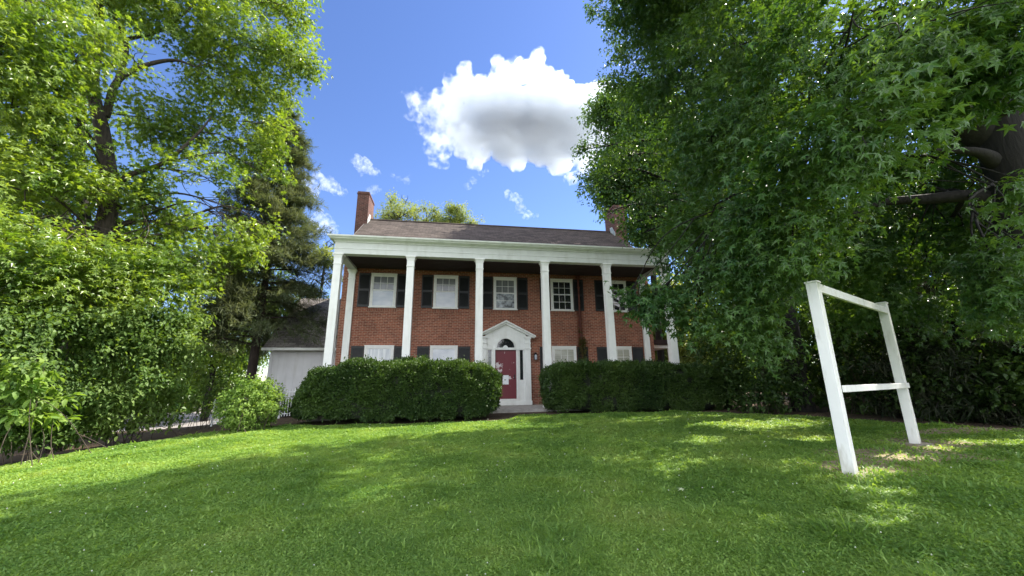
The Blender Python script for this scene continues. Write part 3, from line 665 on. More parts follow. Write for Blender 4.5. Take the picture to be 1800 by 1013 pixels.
def shutter(x, z0, z1, wd=.50):
    s = MB(); y1 = YW-.004; y0 = YW-.045; st = .055
    s.box(x-wd/2, x-wd/2+st, y0, y1, z0, z1); s.box(x+wd/2-st, x+wd/2, y0, y1, z0, z1)
    zm = (z0+z1)/2
    for a in (z0, zm-.05, z1-.10): s.box(x-wd/2+st, x+wd/2-st, y0+.001, y1, a, a+.10)
    for a, b in ((z0+.10, zm-.05), (zm+.05, z1-.10)):
        n = max(2, int((b-a)/.055))
        for k in range(n):
            q = a+(b-a)*(k+.5)/n
            s.add([(xx, yy, zz) for xx in (x-wd/2+st, x+wd/2-st) for yy, zz in ((y0+.006, q-.024), (y0+.012, q-.028), (y1-.006, q+.022), (y1-.012, q+.026))], [(0, 1, 2, 3), (7, 6, 5, 4), (0, 4, 5, 1), (1, 5, 6, 2), (2, 6, 7, 3), (3, 7, 4, 0)])
        s.box(x-wd/2+st, x+wd/2-st, y1-.004, y1-.001, a, b)
    s.build('shutter', BLACK, house)
for k in range(5):
    for s in (-1, 1): shutter(cx[k]+s*(.56+.27), UZ0-.02, UZ1+.03, .50)
    if k != 2:
        for s in (-1, 1): shutter(cx[k]+s*(.61+.28), LZ0-.02, LZ1+.0, .53)
for k in range(5):                     # soldier-course sills
    mb = MB(); mb.box(cx[k]-.62, cx[k]+.62, YW-.022, YW-.001, UZ0-.205, UZ0-.053); mb.build('brick_sill', SOLDIER, house)
# front door: pilasters, arch, pediment
DX = cx[2]
def zpx(y): return ZP+(712-y)*.02494
door_s = MB(); yo = YW-.10
zb = ZP+.0; zt = zpx(592)
ped_w, ped_z, ped_a = 1.30, zpx(592), zpx(563)
arch_r, arch_z = .41, zpx(612)
# tympanum panel with the arched opening cut from it (built as a strip around the arch)
th = np.linspace(0, np.pi, 25); inner = [(DX+arch_r*math.cos(a), arch_z+arch_r*math.sin(a)) for a in th]
def outer_pt(a):
    # ray from the arch centre to the outline made by the side pilasters and the gable
    c, s = math.cos(a), math.sin(a); best = 9
    hw = .93
    if abs(c) > 1e-6: best = min(best, hw/abs(c))
    k = (ped_a-.12-ped_z)/ped_w
    den = s+k*abs(c)
    if den > 1e-6: best = min(best, (ped_a-.12-arch_z)/den)
    return (DX+best*c, arch_z+best*s)
outer = [outer_pt(a) for a in th]
V = [(x, YW-.07, z) for x, z in inner]+[(x, YW-.07, z) for x, z in outer]+[(x, YW-.001, z) for x, z in inner]
n = len(th); F = [(i, i+1, n+i+1, n+i) for i in range(n-1)]+[(i, 2*n+i, 2*n+i+1, i+1) for i in range(n-1)]
door_s.add(V, F)
for r0_, r1_, y in ((arch_r-.005, arch_r+.05, YW-.10), (arch_r+.05, arch_r+.10, YW-.085)):     # arch mouldings
    V = [(DX+r*math.cos(a), yy, arch_z+r*math.sin(a)) for r in (r0_, r1_) for yy in (y, YW-.06) for a in th]
    F = [(i, i+1, 2*n+i+1, 2*n+i) for i in range(n-1)]+[(i, n+i, n+i+1, i+1) for i in range(n-1)]+[(2*n+i, 2*n+i+1, 3*n+i+1, 3*n+i) for i in range(n-1)]
    door_s.add(V, F)
for s in (-1, 1):                      # outer pilasters with their caps
    xc = DX+s*1.0
    door_s.box(xc-.13, xc+.13, YW-.105, YW-.001, ZP+.17, ped_z-.10); door_s.box(xc-.155, xc+.155, YW-.125, YW-.001, ZP+.002, ZP+.17)
    door_s.box(xc-.09, xc+.09, YW-.116, YW-.1051, ZP+.25, zpx(617))
    for zz, e in ((zpx(614.5), .02), (zpx(605), .015), (ped_z-.10, .03)): door_s.box(xc-.13-e, xc+.13+e, YW-.108-e, YW-.001, zz, zz+.055)
    door_s.box(xc-.17, xc+.17, YW-.155, YW-.001, ped_z-.045, ped_z-.001)
    # inner door posts and sidelight panels
    xd = DX+s*.525
    door_s.box(xd-.045, xd+.045, YW-.085, YW-.001, ZP+.17, arch_z-.10)
    xs_ = DX+s*.72
    door_s.box(xs_-.15, xs_-.075, YW-.06, YW-.001, ZP+.17, arch_z-.10); door_s.box(xs_+.075, xs_+.15, YW-.061, YW-.001, ZP+.17, arch_z-.10)
    door_s.box(xs_-.075, xs_+.075, YW-.055, YW-.001, ZP+.17, zpx(669)); door_s.box(xs_-.075, xs_+.075, YW-.062, YW-.001, zpx(671), zpx(669)+.001)
door_s.box(DX-.87, DX+.87, YW-.088, YW-.001, arch_z-.10, arch_z-.001)       # transom rail
door_s.box(DX-.48, DX+.48, YW-.075, YW-.001, ZP+.17, ZP+.26)
# raking cornices
for s in (-1, 1):
    for off, t, y in ((0, .07, YW-.20), (.0705, .085, YW-.145)):
        q = [(DX, ped_a-off*1.1), (DX+s*(ped_w+.06-off*.6), ped_z+.03-off*.55), (DX+s*(ped_w+.06-off*.6), ped_z+.03-off*.55-t*.9), (DX, ped_a-off*1.1-t*1.15)]
        door_s.prism(q, y, YW-.0015)
door_s.box(DX-.05, DX-.03, YW-.078, YW-.0701, zpx(591), zpx(588)); door_s.box(DX-.05, DX+.05, YW-.079, YW-.0702, zpx(588), zpx(587)); door_s.box(DX+.03, DX+.05, YW-.078, YW-.0701, zpx(591), zpx(588))
for v_ in door_s.V: v_[:, 1] = YW-(YW-v_[:, 1])*np.where(YW-v_[:, 1] > .01, 1.75, 1.0)
surround = door_s.build('door_surround', WHITE, house, bevel=.003)
mb = MB(); mb.box(DX-.86, DX+.86, YW-.24, YW-.002, ZP+.002, ZP+.10); mb.box(DX-.86, DX+.86, YW-.19, YW-.003, ZP+.1005, ZP+.168); mb.build('threshold', WHITE, surround)
mb = MB(); mb.box(DX-.475, DX+.475, YW-.05, YW-.002, ZP+.265, arch_z-.105)
for a, b in ((.42, .95), (1.08, 2.05)):
    for s in (-1, 1): mb.box(DX+s*.22-.15, DX+s*.22+.15, YW-.056, YW-.0505, ZP+a, ZP+b)
door = mb.build('door', REDDOOR, house, bevel=.004)
mb = MB(); mb.tube([(DX+.40, YW-.055, ZP+1.2), (DX+.40, YW-.10, ZP+1.2), (DX+.36, YW-.10, ZP+1.2)], .018, 8); mb.box(DX+.375, DX+.425, YW-.058, YW-.0505, ZP+1.1, ZP+1.3); mb.build('door_handle', IRON, door)
# fanlight
fl = MB(); V = [(DX+arch_r*math.cos(a), YW-.03, arch_z+arch_r*math.sin(a)) for a in th]; fl.add(V, [tuple(range(n))]); fan = fl.build('fanlight', GLASS, house)
mb = MB()
for k in range(1, 6):
    a = math.pi*k/6; mb.tube([(DX+.10*math.cos(a), YW-.036, arch_z+.10*math.sin(a)), (DX+arch_r*math.cos(a), YW-.036, arch_z+arch_r*math.sin(a))], .006, 5)
mb.tube([(DX+.25*math.cos(a), YW-.036, arch_z+.25*math.sin(a)) for a in th], .005, 5)
mb.build('fanlight_bars', CEIL, fan); mb = MB()
V = [(DX+.11*math.cos(a), YW-.045, arch_z+.11*math.sin(a)) for a in th]+[(DX, YW-.045, arch_z)]; mb.add(V, [(i, i+1, n) for i in range(n-1)]); mb.build('fanlight_boss', WHITE, fan)
for s in (-1, 1):
    mb = MB(); mb.box(DX+s*.72-.075, DX+s*.72+.075, YW-.03, YW-.003, zpx(668.5), arch_z-.11); sl = mb.build('sidelight', GLASS, house)
    for k in range(1, 4):
        b = MB(); zz = zpx(669)+(arch_z-.11-zpx(669))*k/4; b.box(DX+s*.72-.074, DX+s*.72+.074, YW-.038, YW-.0305, zz-.008, zz+.008); b.build('glazing_bar', BLACK, sl)
# lantern by the door
LX = DX+1.36; mb = MB(); z0 = zpx(634)
mb.box(LX-.05, LX+.05, YW-.03, YW-.001, z0+.08, z0+.26); mb.tube([(LX, YW-.03, z0+.24), (LX, YW-.13, z0+.34), (LX, YW-.13, z0+.30)], .012, 6)
mb.frustum((LX-.075, LX+.075, YW-.205, YW-.055, z0+.24), (LX-.02, LX+.02, YW-.15, YW-.11, z0+.33)); mb.box(LX-.065, LX+.065, YW-.195, YW-.065, z0-.0, z0+.02)
for sx in (-1, 1):
    for sy in (-1, 1): mb.box(LX+sx*.057-.008, LX+sx*.057+.008, YW-.13+sy*.057-.008, YW-.13+sy*.057+.008, z0+.02, z0+.24)
lan = mb.build('wall_lantern', IRON, house)
mb = MB(); mb.box(LX-.048, LX+.048, YW-.178, YW-.082, z0+.021, z0+.239); mb.build('lantern_glass', GLASSP, lan)
# rusty downspout in the fourth pier
DPX = 6.05
mb = MB(); mb.tube([(DPX, YW-.06, ZF+.08), (DPX, YW-.06, 4.6), (DPX+.02, YW-.06, 2.0), (DPX+.02, YW-.06, .7)], .045, 8)
for zz in (6.0, 4.4, 2.8): mb.box(DPX-.065, DPX+.075, YW-.112, YW-.003, zz, zz+.04)
mb.build('downspout', RUST, house)
# side porch at the right end
sp = MB(); sp.prism_x([(18.6, 3.22), (22.5, 3.22), (22.5, 3.30), (18.6, 3.30)], XR+.002, XR+1.5); sp.build('side_porch_ceiling', WHITE2, house)
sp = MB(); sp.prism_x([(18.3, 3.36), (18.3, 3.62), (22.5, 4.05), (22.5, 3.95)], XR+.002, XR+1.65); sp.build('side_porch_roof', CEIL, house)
sp = MB(); sp.box(XR+.002, XR+1.55, 18.42, 18.5, 3.20, 3.355); sp.build('side_porch_beam', WHITE2, house)
for xx in (XR+.45, XR+1.4):
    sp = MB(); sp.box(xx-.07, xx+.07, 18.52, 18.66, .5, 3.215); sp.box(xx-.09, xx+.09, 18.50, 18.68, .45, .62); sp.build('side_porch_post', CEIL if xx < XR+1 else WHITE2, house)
# paper notice taped to the door
mb = MB(); V = []; k = 6
for i in range(k):
    for j in range(k): V.append((DX-.14+.27*i/(k-1), YW-.0625-.004*math.sin(i*1.3)*math.sin(j*.9+1)-(.012 if (i == 0 and j == 0) else 0), 1.50+.40*j/(k-1)))
mb.add(V, [(i*k+j, (i+1)*k+j, (i+1)*k+j+1, i*k+j+1) for i in range(k-1) for j in range(k-1)])
tag(mb.build('paper_notice', PAPER), 'white paper notice taped to the peeling red front door', 'notice')

# ---------------------------------------------------------------- white wing on the left
wing = empty('garage', (-6.5, 20, .2), 'low white painted outbuilding with dark shingled roof left of the brick house', 'garage')
WX0, WX1, WY0, WY1 = -8.15, -5.0, 19.5, 26.5
mb = MB(); mb.prism_x([(WY0, .95), (WY1, .95), (WY1, 3.35), (23.0, 6.15), (WY0, 3.35)], WX0, WX1)
for k in range(9):
    xx = WX0+.35+k*.36; mb.box(xx-.012, xx+.012, WY0-.012, WY0-.0005, .96, 2.95)
mb.box(WX0-.02, WX1, WY0-.03, WY0-.0005, 2.96, 3.04); mb.box(WX0-.025, WX0+.10, WY0-.032, WY0-.0005, .955, 2.95)
mb.build('wall', SIDING, wing)
mb = MB(); mb.box(WX0+.05, WX1-.05, WY0+.05, WY1-.05, -.2, .948); mb.build('foundation', DARK, wing)
mb = MB(); mb.prism_x([(WY0-.35, 3.22), (23.0, 6.34), (23.0, 6.24), (WY0-.35, 3.12)], WX0-.25, WX1); mb.prism_x([(23.001, 6.34), (WY1+.35, 3.22), (WY1+.35, 3.12), (23.001, 6.24)], WX0-.25, WX1); mb.build('roof', SHINGLE2, wing)
mb = MB(); mb.box(WX0-.25, WX1, WY0-.43, WY0-.352, 3.10, 3.215); mb.build('gutter', WHITE2, wing)

# ---------------------------------------------------------------- picket fence
fence = empty('picket_fence', (-7.6, 18.4, .2), 'white metal picket fence between the round bush and the left hedge', 'fence')
FA, FB = np.array([-10.2, 19.6]), np.array([-5.3, 17.6]); FL = np.linalg.norm(FB-FA); FD = (FB-FA)/FL
def fpt(s): p = FA+FD*s; return p[0], p[1], g1(p[0], p[1])
for hgt in (.16, 1.02):
    mb = MB(); mb.tube([(fpt(s)[0], fpt(s)[1], fpt(s)[2]+hgt) for s in np.linspace(0, FL, 12)], .022, 6); mb.build('rail', METAL, fence)
n = int(FL/.13)
for k in range(n+1):
    a, b, c = fpt(FL*k/n)
    mb = MB()
    if k % 13 == 0: mb.box(a-.035, a+.035, b-.035, b+.035, c-.1, c+1.2); mb.frustum((a-.045, a+.045, b-.045, b+.045, c+1.2), (a-.01, a+.01, b-.01, b+.01, c+1.27)); mb.build('post', METAL, fence)
    else: mb.frustum((a-.014, a+.014, b-.014, b+.014, c+.06), (a-.014, a+.014, b-.014, b+.014, c+1.12)); mb.frustum((a-.014, a+.014, b-.014, b+.014, c+1.12), (a-.003, a+.003, b-.003, b+.003, c+1.16)); mb.build('picket', METAL, fence)

# ---------------------------------------------------------------- empty sign frame
PA, PB = np.array([5.375, 4.885]), np.array([8.705, 6.505])
sign = empty('sign_frame', (7.0, 5.7, .36), 'empty white wooden sign frame of two posts and two rails on the lawn', 'sign frame')
ax = (PB-PA)/np.linalg.norm(PB-PA); ay = np.array([-ax[1], ax[0]]); SL = np.linalg.norm(PB-PA)
def obox(mb, o, u0_, u1_, v0, v1, z0, z1):
    q = [o+ax*u+ay*v for v in (v0, v1) for u in (u0_, u1_)]
    mb.add([(p[0], p[1], z) for z in (z0, z1) for p in q], [(0, 2, 3, 1), (4, 5, 7, 6), (0, 1, 5, 4), (2, 6, 7, 3), (0, 4, 6, 2), (1, 3, 7, 5)])
for o, zt in ((PA, 3.0), (PB, 3.08)):
    zb = g1(*o)-.15
    mb = MB(); obox(mb, o, -.072, .072, -.072, .072, zb, zt); obox(mb, o, -.0735, -.055, -.05, .05, zb+.2, zt-.1)
    p = mb.build('post', POSTW, sign, bevel=.006)
    mb = MB(); obox(mb, o, -.082, .082, -.082, .082, zt+.001, zt+.03); mb.build('post_cap', POSTW, p, bevel=.005)
mb = MB(); obox(mb, PA, .074, SL-.0735, -.074, -.03, 2.86, 2.99); mb.build('rail', POSTW, sign, bevel=.004)
mb = MB(); obox(mb, PA, .074, SL+.01, -.112, -.0745, 1.415, 1.51); mb.build('rail', POSTW, sign, bevel=.004)
for k, (o, rx) in enumerate(((PA, .25), (PB, .30))):
    V = []; F = []; nn = 18; zc = g1(*o)
    for r in (0, .6, 1):
        for q in range(nn):
            a = 2*math.pi*q/nn; wob = 1+.22*math.sin(3*a+k)+.14*math.sin(5*a+2*k); xx, yy = o[0]+.06+rx*r*wob*math.cos(a), o[1]-.03+rx*.8*r*wob*math.sin(a); V.append((xx, yy, g1(xx, yy)+.035*(1-r**3)-.012*r))
    F = [(q+nn*j, (q+1) % nn+nn*j, (q+1) % nn+nn*(j+1), q+nn*(j+1)) for j in range(2) for q in range(nn)]
    mb = MB(); mb.add(V, F)
    tag(mb.build('post_footing', STONE, smooth=True), ('pale rubble footing around the nearer left sign post' if k == 0 else 'pale rubble footing around the farther right sign post'), 'footing', 'footings of the sign posts')

# ================================================================ hedges and bushes
def supere(o, p): return o/((np.abs(o)**p).sum(-1, keepdims=True)**(1/p))
def hedge(name, label, cat, cen, half, n, leafmat, size=.064, p=4.5, shape=None, group=None, tmpl=OVAL, rough=.13):
    cen = np.array(cen, float); half = np.array(half, float)
    root = empty(name, (cen[0], cen[1], cen[2]-half[2]), label, cat, group)
    def warp(U):
        P = U*half
        if shape: P = shape(P, U)
        return P
    # dark solid core added inside to block light between the leaves
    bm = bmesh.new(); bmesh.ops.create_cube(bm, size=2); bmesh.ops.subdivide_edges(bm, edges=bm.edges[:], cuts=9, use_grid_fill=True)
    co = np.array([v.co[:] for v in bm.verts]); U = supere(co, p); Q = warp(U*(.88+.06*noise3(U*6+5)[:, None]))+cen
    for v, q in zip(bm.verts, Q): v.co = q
    me = bpy.data.meshes.new('dark_core'); bm.to_mesh(me); bm.free(); me.materials.append(HCORE); link('dark_core', me, root)
    A = np.array([half[1]*half[2], half[0]*half[2], half[0]*half[1]]); ax_ = rng.choice(3, n, p=A/A.sum())
    u = rng.random((n, 3))*2-1; u[np.arange(n), ax_] = np.sign(rng.random(n)-.5)
    u = u[~((ax_ == 2) & (u[:, 2] < 0))]; n = len(u)
    U = supere(u, p); o = unit(U/half*np.abs(U)**2+U*.2/half)
    P = warp(U)+cen
    lump = noise3(P*2.2)-.5; fine = noise3(P*6)-.5
    P = P+o*(lump*2*rough+fine*rough*1.2-.10*rng.random(n)**2*1.0)[:, None]
    P = P+o*(np.where(rng.random(n) > .965, .04+.11*rng.random(n), 0))[:, None]
    thin_ = noise3(P*3.1+17) > .20+.25*np.clip((cen[2]-half[2]+.5-P[:, 2])/.5, 0, 1); P, o = P[thin_], o[thin_]; n = len(P)
    P[:, 2] = np.maximum(P[:, 2], cen[2]-half[2]+.03)
    m = 3
    P = np.repeat(P, m, 0)+rng.normal(size=(n*m, 3))*.03; oo = np.repeat(o, m, 0)
    d = unit(oo*.8+.75*rnd(n*m)+np.array([0, 0, .25])); nn = unit(oo*.5+np.array([0, 0, .6])+.6*rnd(n*m))
    V, F = place_leaves(P, d, nn, size*(.6+.7*rng.random(n*m)), tmpl)
    link('foliage', np_mesh('foliage', V, [F], leafmat), root)
    return root
def left_shape(P, U):
    P = P.copy(); t = np.clip((-U[:, 0]-.45)/.55, 0, 1); k = 1-.34*t**1.6
    P[:, 2] = (P[:, 2]+.95)*k-.95
    t2 = np.clip((U[:, 0]-.8)/.2, 0, 1); P[:, 2] -= np.maximum(0, P[:, 2])*.12*t2
    P[:, 1] += .55*np.clip(-U[:, 0]-.3, 0, 1)
    P[:, 2] += .04*np.sin(P[:, 0]*2.1)+.03*np.sin(P[:, 0]*4.7+1)
    return P
def right_shape(P, U):
    P = P.copy(); P[:, 2] += .04*np.sin(P[:, 0]*1.7+.5)-.03*np.clip(U[:, 0], 0, 1)*3
    return P
hedge('hedge', 'long clipped dark green hedge left of the front door', 'hedge', (-1.62, 13.75, 1.33), (3.27, .96, .92), 66000, YEW, shape=left_shape, group='clipped hedges before the porch', p=4.6)
hedge('hedge', 'long clipped dark green hedge right of the front door', 'hedge', (6.95, 14.45, 1.33), (3.42, .96, .86), 60000, YEW, shape=right_shape, group='clipped hedges before the porch', p=5.5)

def stems_bush(name, label, cat, base, blobs, leafmat, n_stems, group=None, barkmat=TWIG, core=True, **kw):
    base = np.array(base, float); root = empty(name, tuple(base), label, cat, group)
    TV = []; TF = []; n0 = 0
    for c, r in blobs:
        for k in range(n_stems):
            b = base+np.array([rng.normal()*.45, rng.normal()*.45, 0]); b[2] = g1(b[0], b[1])-.05
            e = np.array(c)+rnd(1)[0]*float(np.mean(r))*.7
            Q = smooth_path([b, b+(e-b)*.45+np.array([0, 0, .18])+rng.normal(size=3)*.1, e], 5)
            V, F = tube(Q, np.linspace(.010, .003, len(Q)), 5); TV.append(V); TF.append(F+n0); n0 += len(V)
    link('stems', np_mesh('stems', np.concatenate(TV), [np.concatenate(TF)], barkmat, True), root)
    V, F = crown(blobs, **kw)
    link('foliage', np_mesh('foliage', V, [F], leafmat), root)
    return root

B0 = (-5.82, 13.2, g1(-5.82, 13.2))
def off(b, rows): return [((b[0]+a, b[1]+c, b[2]+d), r) for a, c, d, r in rows]
stems_bush('round_bush', 'round sunlit light green bush beside the picket fence', 'bush', B0,
    off(B0, [(0, 0, .86, .66), (-.5, -.08, .74, .5), (.5, -.08, .72, .5), (.08, -.3, .58, .6), (-.15, .16, 1.16, .46), (.25, .08, 1.12, .42), (-.08, -.25, .36, .45), (.36, -.25, .34, .4), (-.42, -.16, .38, .38)]),
    BUSHL, 4, sprig_per_m2=160, m=9, size=.080, tmpl=OVAL, twig=.18, shell=.45, droop=.3)
B1 = (-9.2, 17.6, g1(-9.2, 17.6))
stems_bush('small_bush', 'small dark green bush in shade left of the round bush', 'bush', B1, off(B1, [(0, 0, .9, .6), (-.5, .1, 1.15, .5), (.3, .2, 1.3, .45), (-.2, 0, 1.6, .4)]), SHRUBL, 4, sprig_per_m2=70, m=8, size=.10, tmpl=OVAL, twig=.2)
# tall shrubs along the left edge of the lawn
KS = 1.27
S1 = np.array([*at(240, 740, 13.2*KS)[:2], 0]); S1[2] = g1(S1[0], S1[1])
stems_bush('tall_shrub', 'tall sunlit shrub with layered leaves between the left tree and the round bush', 'shrub', S1,
    pxblobs(KS, [(300, 560, 13.2, .65), (265, 600, 13, .9), (305, 625, 13.2, .62), (250, 670, 12.8, .75), (290, 700, 13, .5), (225, 560, 13, .85), (190, 620, 12.8, .95), (210, 715, 12.8, .55), (335, 560, 13.6, .4), (170, 690, 12.8, .7), (160, 570, 13, .85), (255, 735, 13, .35), (200, 745, 12.9, .4), (290, 730, 13.2, .35), (160, 745, 12.7, .45)]),
    SHRUBL, 1, sprig_per_m2=84, m=9, size=.125, tmpl=OVAL, twig=.5, flat=.5, shell=.5, droop=.55, sky_n=1.5, gap=.36, gscale=1.1)
KS2 = 1.36
S2 = np.array([*at(70, 760, 11.6*KS2)[:2], 0]); S2[2] = g1(S2[0], S2[1])
stems_bush('tall_shrub', 'dense dark shrub at the left edge of the photo', 'shrub', S2,
    pxblobs(KS2, [(100, 600, 11.8, 1.0), (40, 590, 11.5, .9), (-20, 640, 11.2, .9), (60, 680, 11.6, .8), (120, 690, 12, .7), (10, 720, 11.3, .7), (150, 600, 12.6, .8), (-60, 560, 11.5, 1.0), (110, 745, 11.8, .45), (60, 760, 11.6, .5), (10, 770, 11.4, .5), (-40, 760, 11.2, .6), (140, 755, 12.2, .4), (90, 780, 11.4, .3)]),
    SHRUB_SHADE, 1, sprig_per_m2=76, m=9, size=.125, tmpl=OVAL, twig=.5, flat=.5, shell=.5, droop=.55, sky_n=1.5, gap=.36, gscale=1.1)
S3 = np.array([*at(45, 775, 10.6*KS2)[:2], 0]); S3[2] = g1(S3[0], S3[1])
stems_bush('sapling', 'leafy sapling with large bright leaves in front of the dark left shrub', 'sapling', S3,
    pxblobs(KS2, [(50, 640, 10.6, .18), (75, 655, 10.6, .2), (60, 690, 10.6, .24), (30, 680, 10.4, .26), (105, 705, 10.7, .18), (10, 655, 10.4, .2), (60, 730, 10.5, .2), (85, 735, 10.8, .17), (25, 725, 10.5, .2)]),
    BUSHL, 1, sprig_per_m2=44, m=7, size=.21, tmpl=OVAL, twig=.3, flat=.7, droop=.5)

# ================================================================ trees
# left sweetgum
KA = 1.34; at0 = at; at = lambda a, b, d: at0(a, b, d*KA)
tb = at(190, 370, 13.6); tbz = g1(tb[0], tb[1])
A_tr = [(tb[0]+.05, tb[1], tbz-.2), (tb[0], tb[1], 3.2), tuple(at(190, 370, 13.6)), tuple(at(181, 240, 13.6)), tuple(at(163, 150, 13.6)), tuple(at(176, 50, 13.6)), tuple(at(170, -120, 13.4)), tuple(at(190, -330, 13.2))]
A_bl = pxblobs(KA, [(310, 40, 13, 1.7), (430, 70, 12.6, 1.45), (510, 95, 12.2, .9), (548, 118, 12.1, .5), (470, 165, 13, 1.1), (380, 165, 13.6, 1.35), (270, 215, 14, 1.3), (440, 265, 13.6, 1.1), (340, 320, 13, 1.15),
    (260, 395, 12.6, 1.05), (405, 385, 13, .85), (480, 315, 13.6, .6), (480, 235, 13, .6), (130, 90, 12.4, 1.2), (60, 30, 12, 1.5), (210, -70, 13, 2.0), (400, -70, 13, 1.8), (500, 10, 12.4, 1.0), (20, 190, 12.6, 1.3),
    (75, 310, 13.5, 1.15), (210, 470, 12.6, 1.0), (310, 450, 12.8, .95), (90, 420, 13, 1.1), (240, 120, 14.6, 1.1), (310, 240, 14.5, 1.0), (530, 45, 12.6, .6), (10, 330, 12.5, 1.1), (440, 440, 13.2, .6), (150, 330, 12.6, .7), (60, 480, 12, 1.0), (150, 450, 12.2, .9), (10, 430, 12, 1.0), (110, 520, 12.2, .8), (200, 525, 12.2, .7), (275, 510, 12.4, .75), (330, 500, 12.8, .55), (20, 530, 12, .8), (-50, 440, 12, 1.1), (330, 400, 12.8, .7), (255, 345, 13.4, .85), (150, 400, 13, .85), (310, 370, 13.2, .75), (385, 330, 13.3, .8), (430, 375, 13.3, .65), (400, 440, 13.3, .6), (470, 400, 13.5, .45), (60, 380, 13, .9), (350, 480, 13, .6), (-40, 80, 12, 1.6), (300, -200, 13, 2.2), (100, -150, 13, 2.2)])
tree('sweetgum_tree', (tb[0], tb[1], tbz), 'tall sunlit sweetgum tree with forked grey trunk at the left', 'tree', A_tr, [.31, .29, .25, .21, .16, .12, .08, .04], A_bl, SWEET_LIT, BARK, 'sweetgum trees',
    extra=[([at(186, 205, 13.6), at(205, 145, 13.5), at(250, 117, 13.2), at(305, 106, 12.9), at(345, 118, 12.6)], [.12, .10, .08, .06, .02]), ([at(205, 150, 13.5), at(222, 85, 13.6), at(205, 40, 13.6), at(180, -10, 13.7)], [.10, .08, .06, .03]),
           ([at(192, 345, 13.6), at(225, 310, 13.3), at(290, 285, 13), at(345, 238, 12.8), at(372, 205, 12.7)], [.11, .09, .07, .05, .02]), ([at(222, 70, 13.6), at(290, 50, 13.3), at(345, 5, 13)], [.07, .05, .03]), ([at(170, 130, 13.6), at(140, 80, 13.4), at(125, 40, 13.2)], [.09, .07, .04])],
    lim=dict(sub=5, rmin=.010, thin=.5), sprig_per_m2=26, m=10, size=.125, tmpl=STAR, twig=.6, gap=.39, gscale=.6, droop=.5, shell=.75)
# second tree behind it
tb2 = at(90, 420, 17); z2 = g1(tb2[0], tb2[1])
tree('tall_tree', (tb2[0], tb2[1], z2), 'tall dark trunked tree behind the left sweetgum', 'tree', [(tb2[0], tb2[1], z2-.2), tuple(at(95, 420, 17)), tuple(at(90, 300, 17)), tuple(at(60, 120, 17)), tuple(at(40, -80, 17))], [.42, .36, .30, .2, .08],
    pxblobs(KA, [(40, 250, 17, 1.9), (130, 200, 18, 1.7), (10, 90, 16.5, 2.0), (120, 20, 18, 2.0), (60, 400, 17, 1.7), (150, 440, 17.5, 1.5), (-40, 330, 16, 2), (200, 330, 18.5, 1.5), (60, -120, 17, 2.4), (240, 440, 18, 1.3), (330, 400, 18.5, 1.2)]), SWEET, BARKD, 'trees behind the lawn on the left',
    extra=[([at(150, 470, 17.5), at(148, 380, 17.5), at(140, 250, 17.6), at(150, 130, 17.6)], [.26, .22, .17, .1])], sprig_per_m2=12, m=10, size=.17, tmpl=STAR, twig=.6, gap=.40, gscale=.6, shell=.8)
at = at0
# big sweetgum at the right
gx, gy = at(1800, 320, 11)[:2]; g0 = g1(gx, gy)
Gd = 11
G_tr = [(gx+.1, gy, g0-.2), (gx, gy, 2.2), tuple(at(1815, 430, Gd)), tuple(at(1800, 320, Gd)), tuple(at(1765, 235, Gd)), tuple(at(1750, 90, Gd)), tuple(at(1740, -120, Gd-.3)), tuple(at(1700, -400, Gd-.6))]
G_front = pxblobs([(1160, 532, 8, .55), (1105, 528, 8.1, .25), (1130, 548, 8, .3), (1235, 490, 8, .75), (1225, 560, 8, .42), (1330, 450, 7.6, .85), (1310, 560, 8, .62), (1350, 600, 8.6, .45), (1400, 400, 7, .85), (1300, 340, 7.6, .95), (1210, 410, 8.6, .75),
    (1420, 280, 6.4, .85), (1520, 235, 5.8, .7), (1350, 200, 7, 1.05), (1250, 250, 8, 1.0), (1450, 120, 6.4, 1.0), (1300, 80, 7.4, 1.1), (1600, 50, 6, 1.0), (1500, 20, 6, 1.0), (1200, 130, 9, 1.2), (1700, 110, 7, .75), (1785, 70, 7, .8), (1795, 345, 8, .32), (1795, 430, 9.2, .5), (1775, 520, 9.5, .6), (1740, 470, 9.8, .5), (1700, 330, 12.5, .8), (1620, 330, 12.5, .8), (1760, 440, 12.5, .9), (1660, 240, 12.6, .7), 
    (1700, 430, 12.2, 1.0), (1600, 440, 12.2, 1.1), (1500, 420, 11.6, 1.1), (1420, 470, 11.5, .8), (1520, 500, 12.6, 1.0), (1560, 300, 8, .55), (1640, 180, 7.5, .55), (1385, 480, 8.5, .55)])
G_back = pxblobs([(1400, 350, 12.5, 1.4), (1550, 410, 13, 1.3), (1720, 180, 13, 1.1), (1610, 180, 13, 1.2), (1350, 480, 13, 1.3), (1500, 530, 14, 1.2), (1650, 520, 14, 1.2), (1760, 520, 13, 1.2), (1480, 180, 12, 1.4), (1330, 40, 11, 1.7), (1640, 20, 10, 1.6), (1800, 200, 12, 1.2), (1250, 340, 12, 1.3), (1300, 220, 12, 1.5)])
G_top = wb((6, 9, 13.5, 1.5), (7.5, 9.5, 14, 1.7), (6.2, 8.6, 14.5, 1.3), (8.5, 10.5, 15.5, 1.7), (6, 7.5, 13.5, 1.5), (7, 6, 13.5, 1.6), (5.2, 3, 12.5, 1.5), (9.5, 12, 17, 1.7), (6.5, 4, 11.5, 1.4), (7, 1.5, 11, 1.5))
for _ in range(84):
    q = rnd(1)[0]; q = np.array([gx-3.0, gy-.6, 12.0])+q*np.array([7.2, 6.8, 4.6])*rng.random()**.4
    d = q-CAM; 
    if math.degrees(math.atan2(d[2], math.hypot(d[0], d[1]))) > 60 or d[1] < 0: G_top.append((q, 1.55))
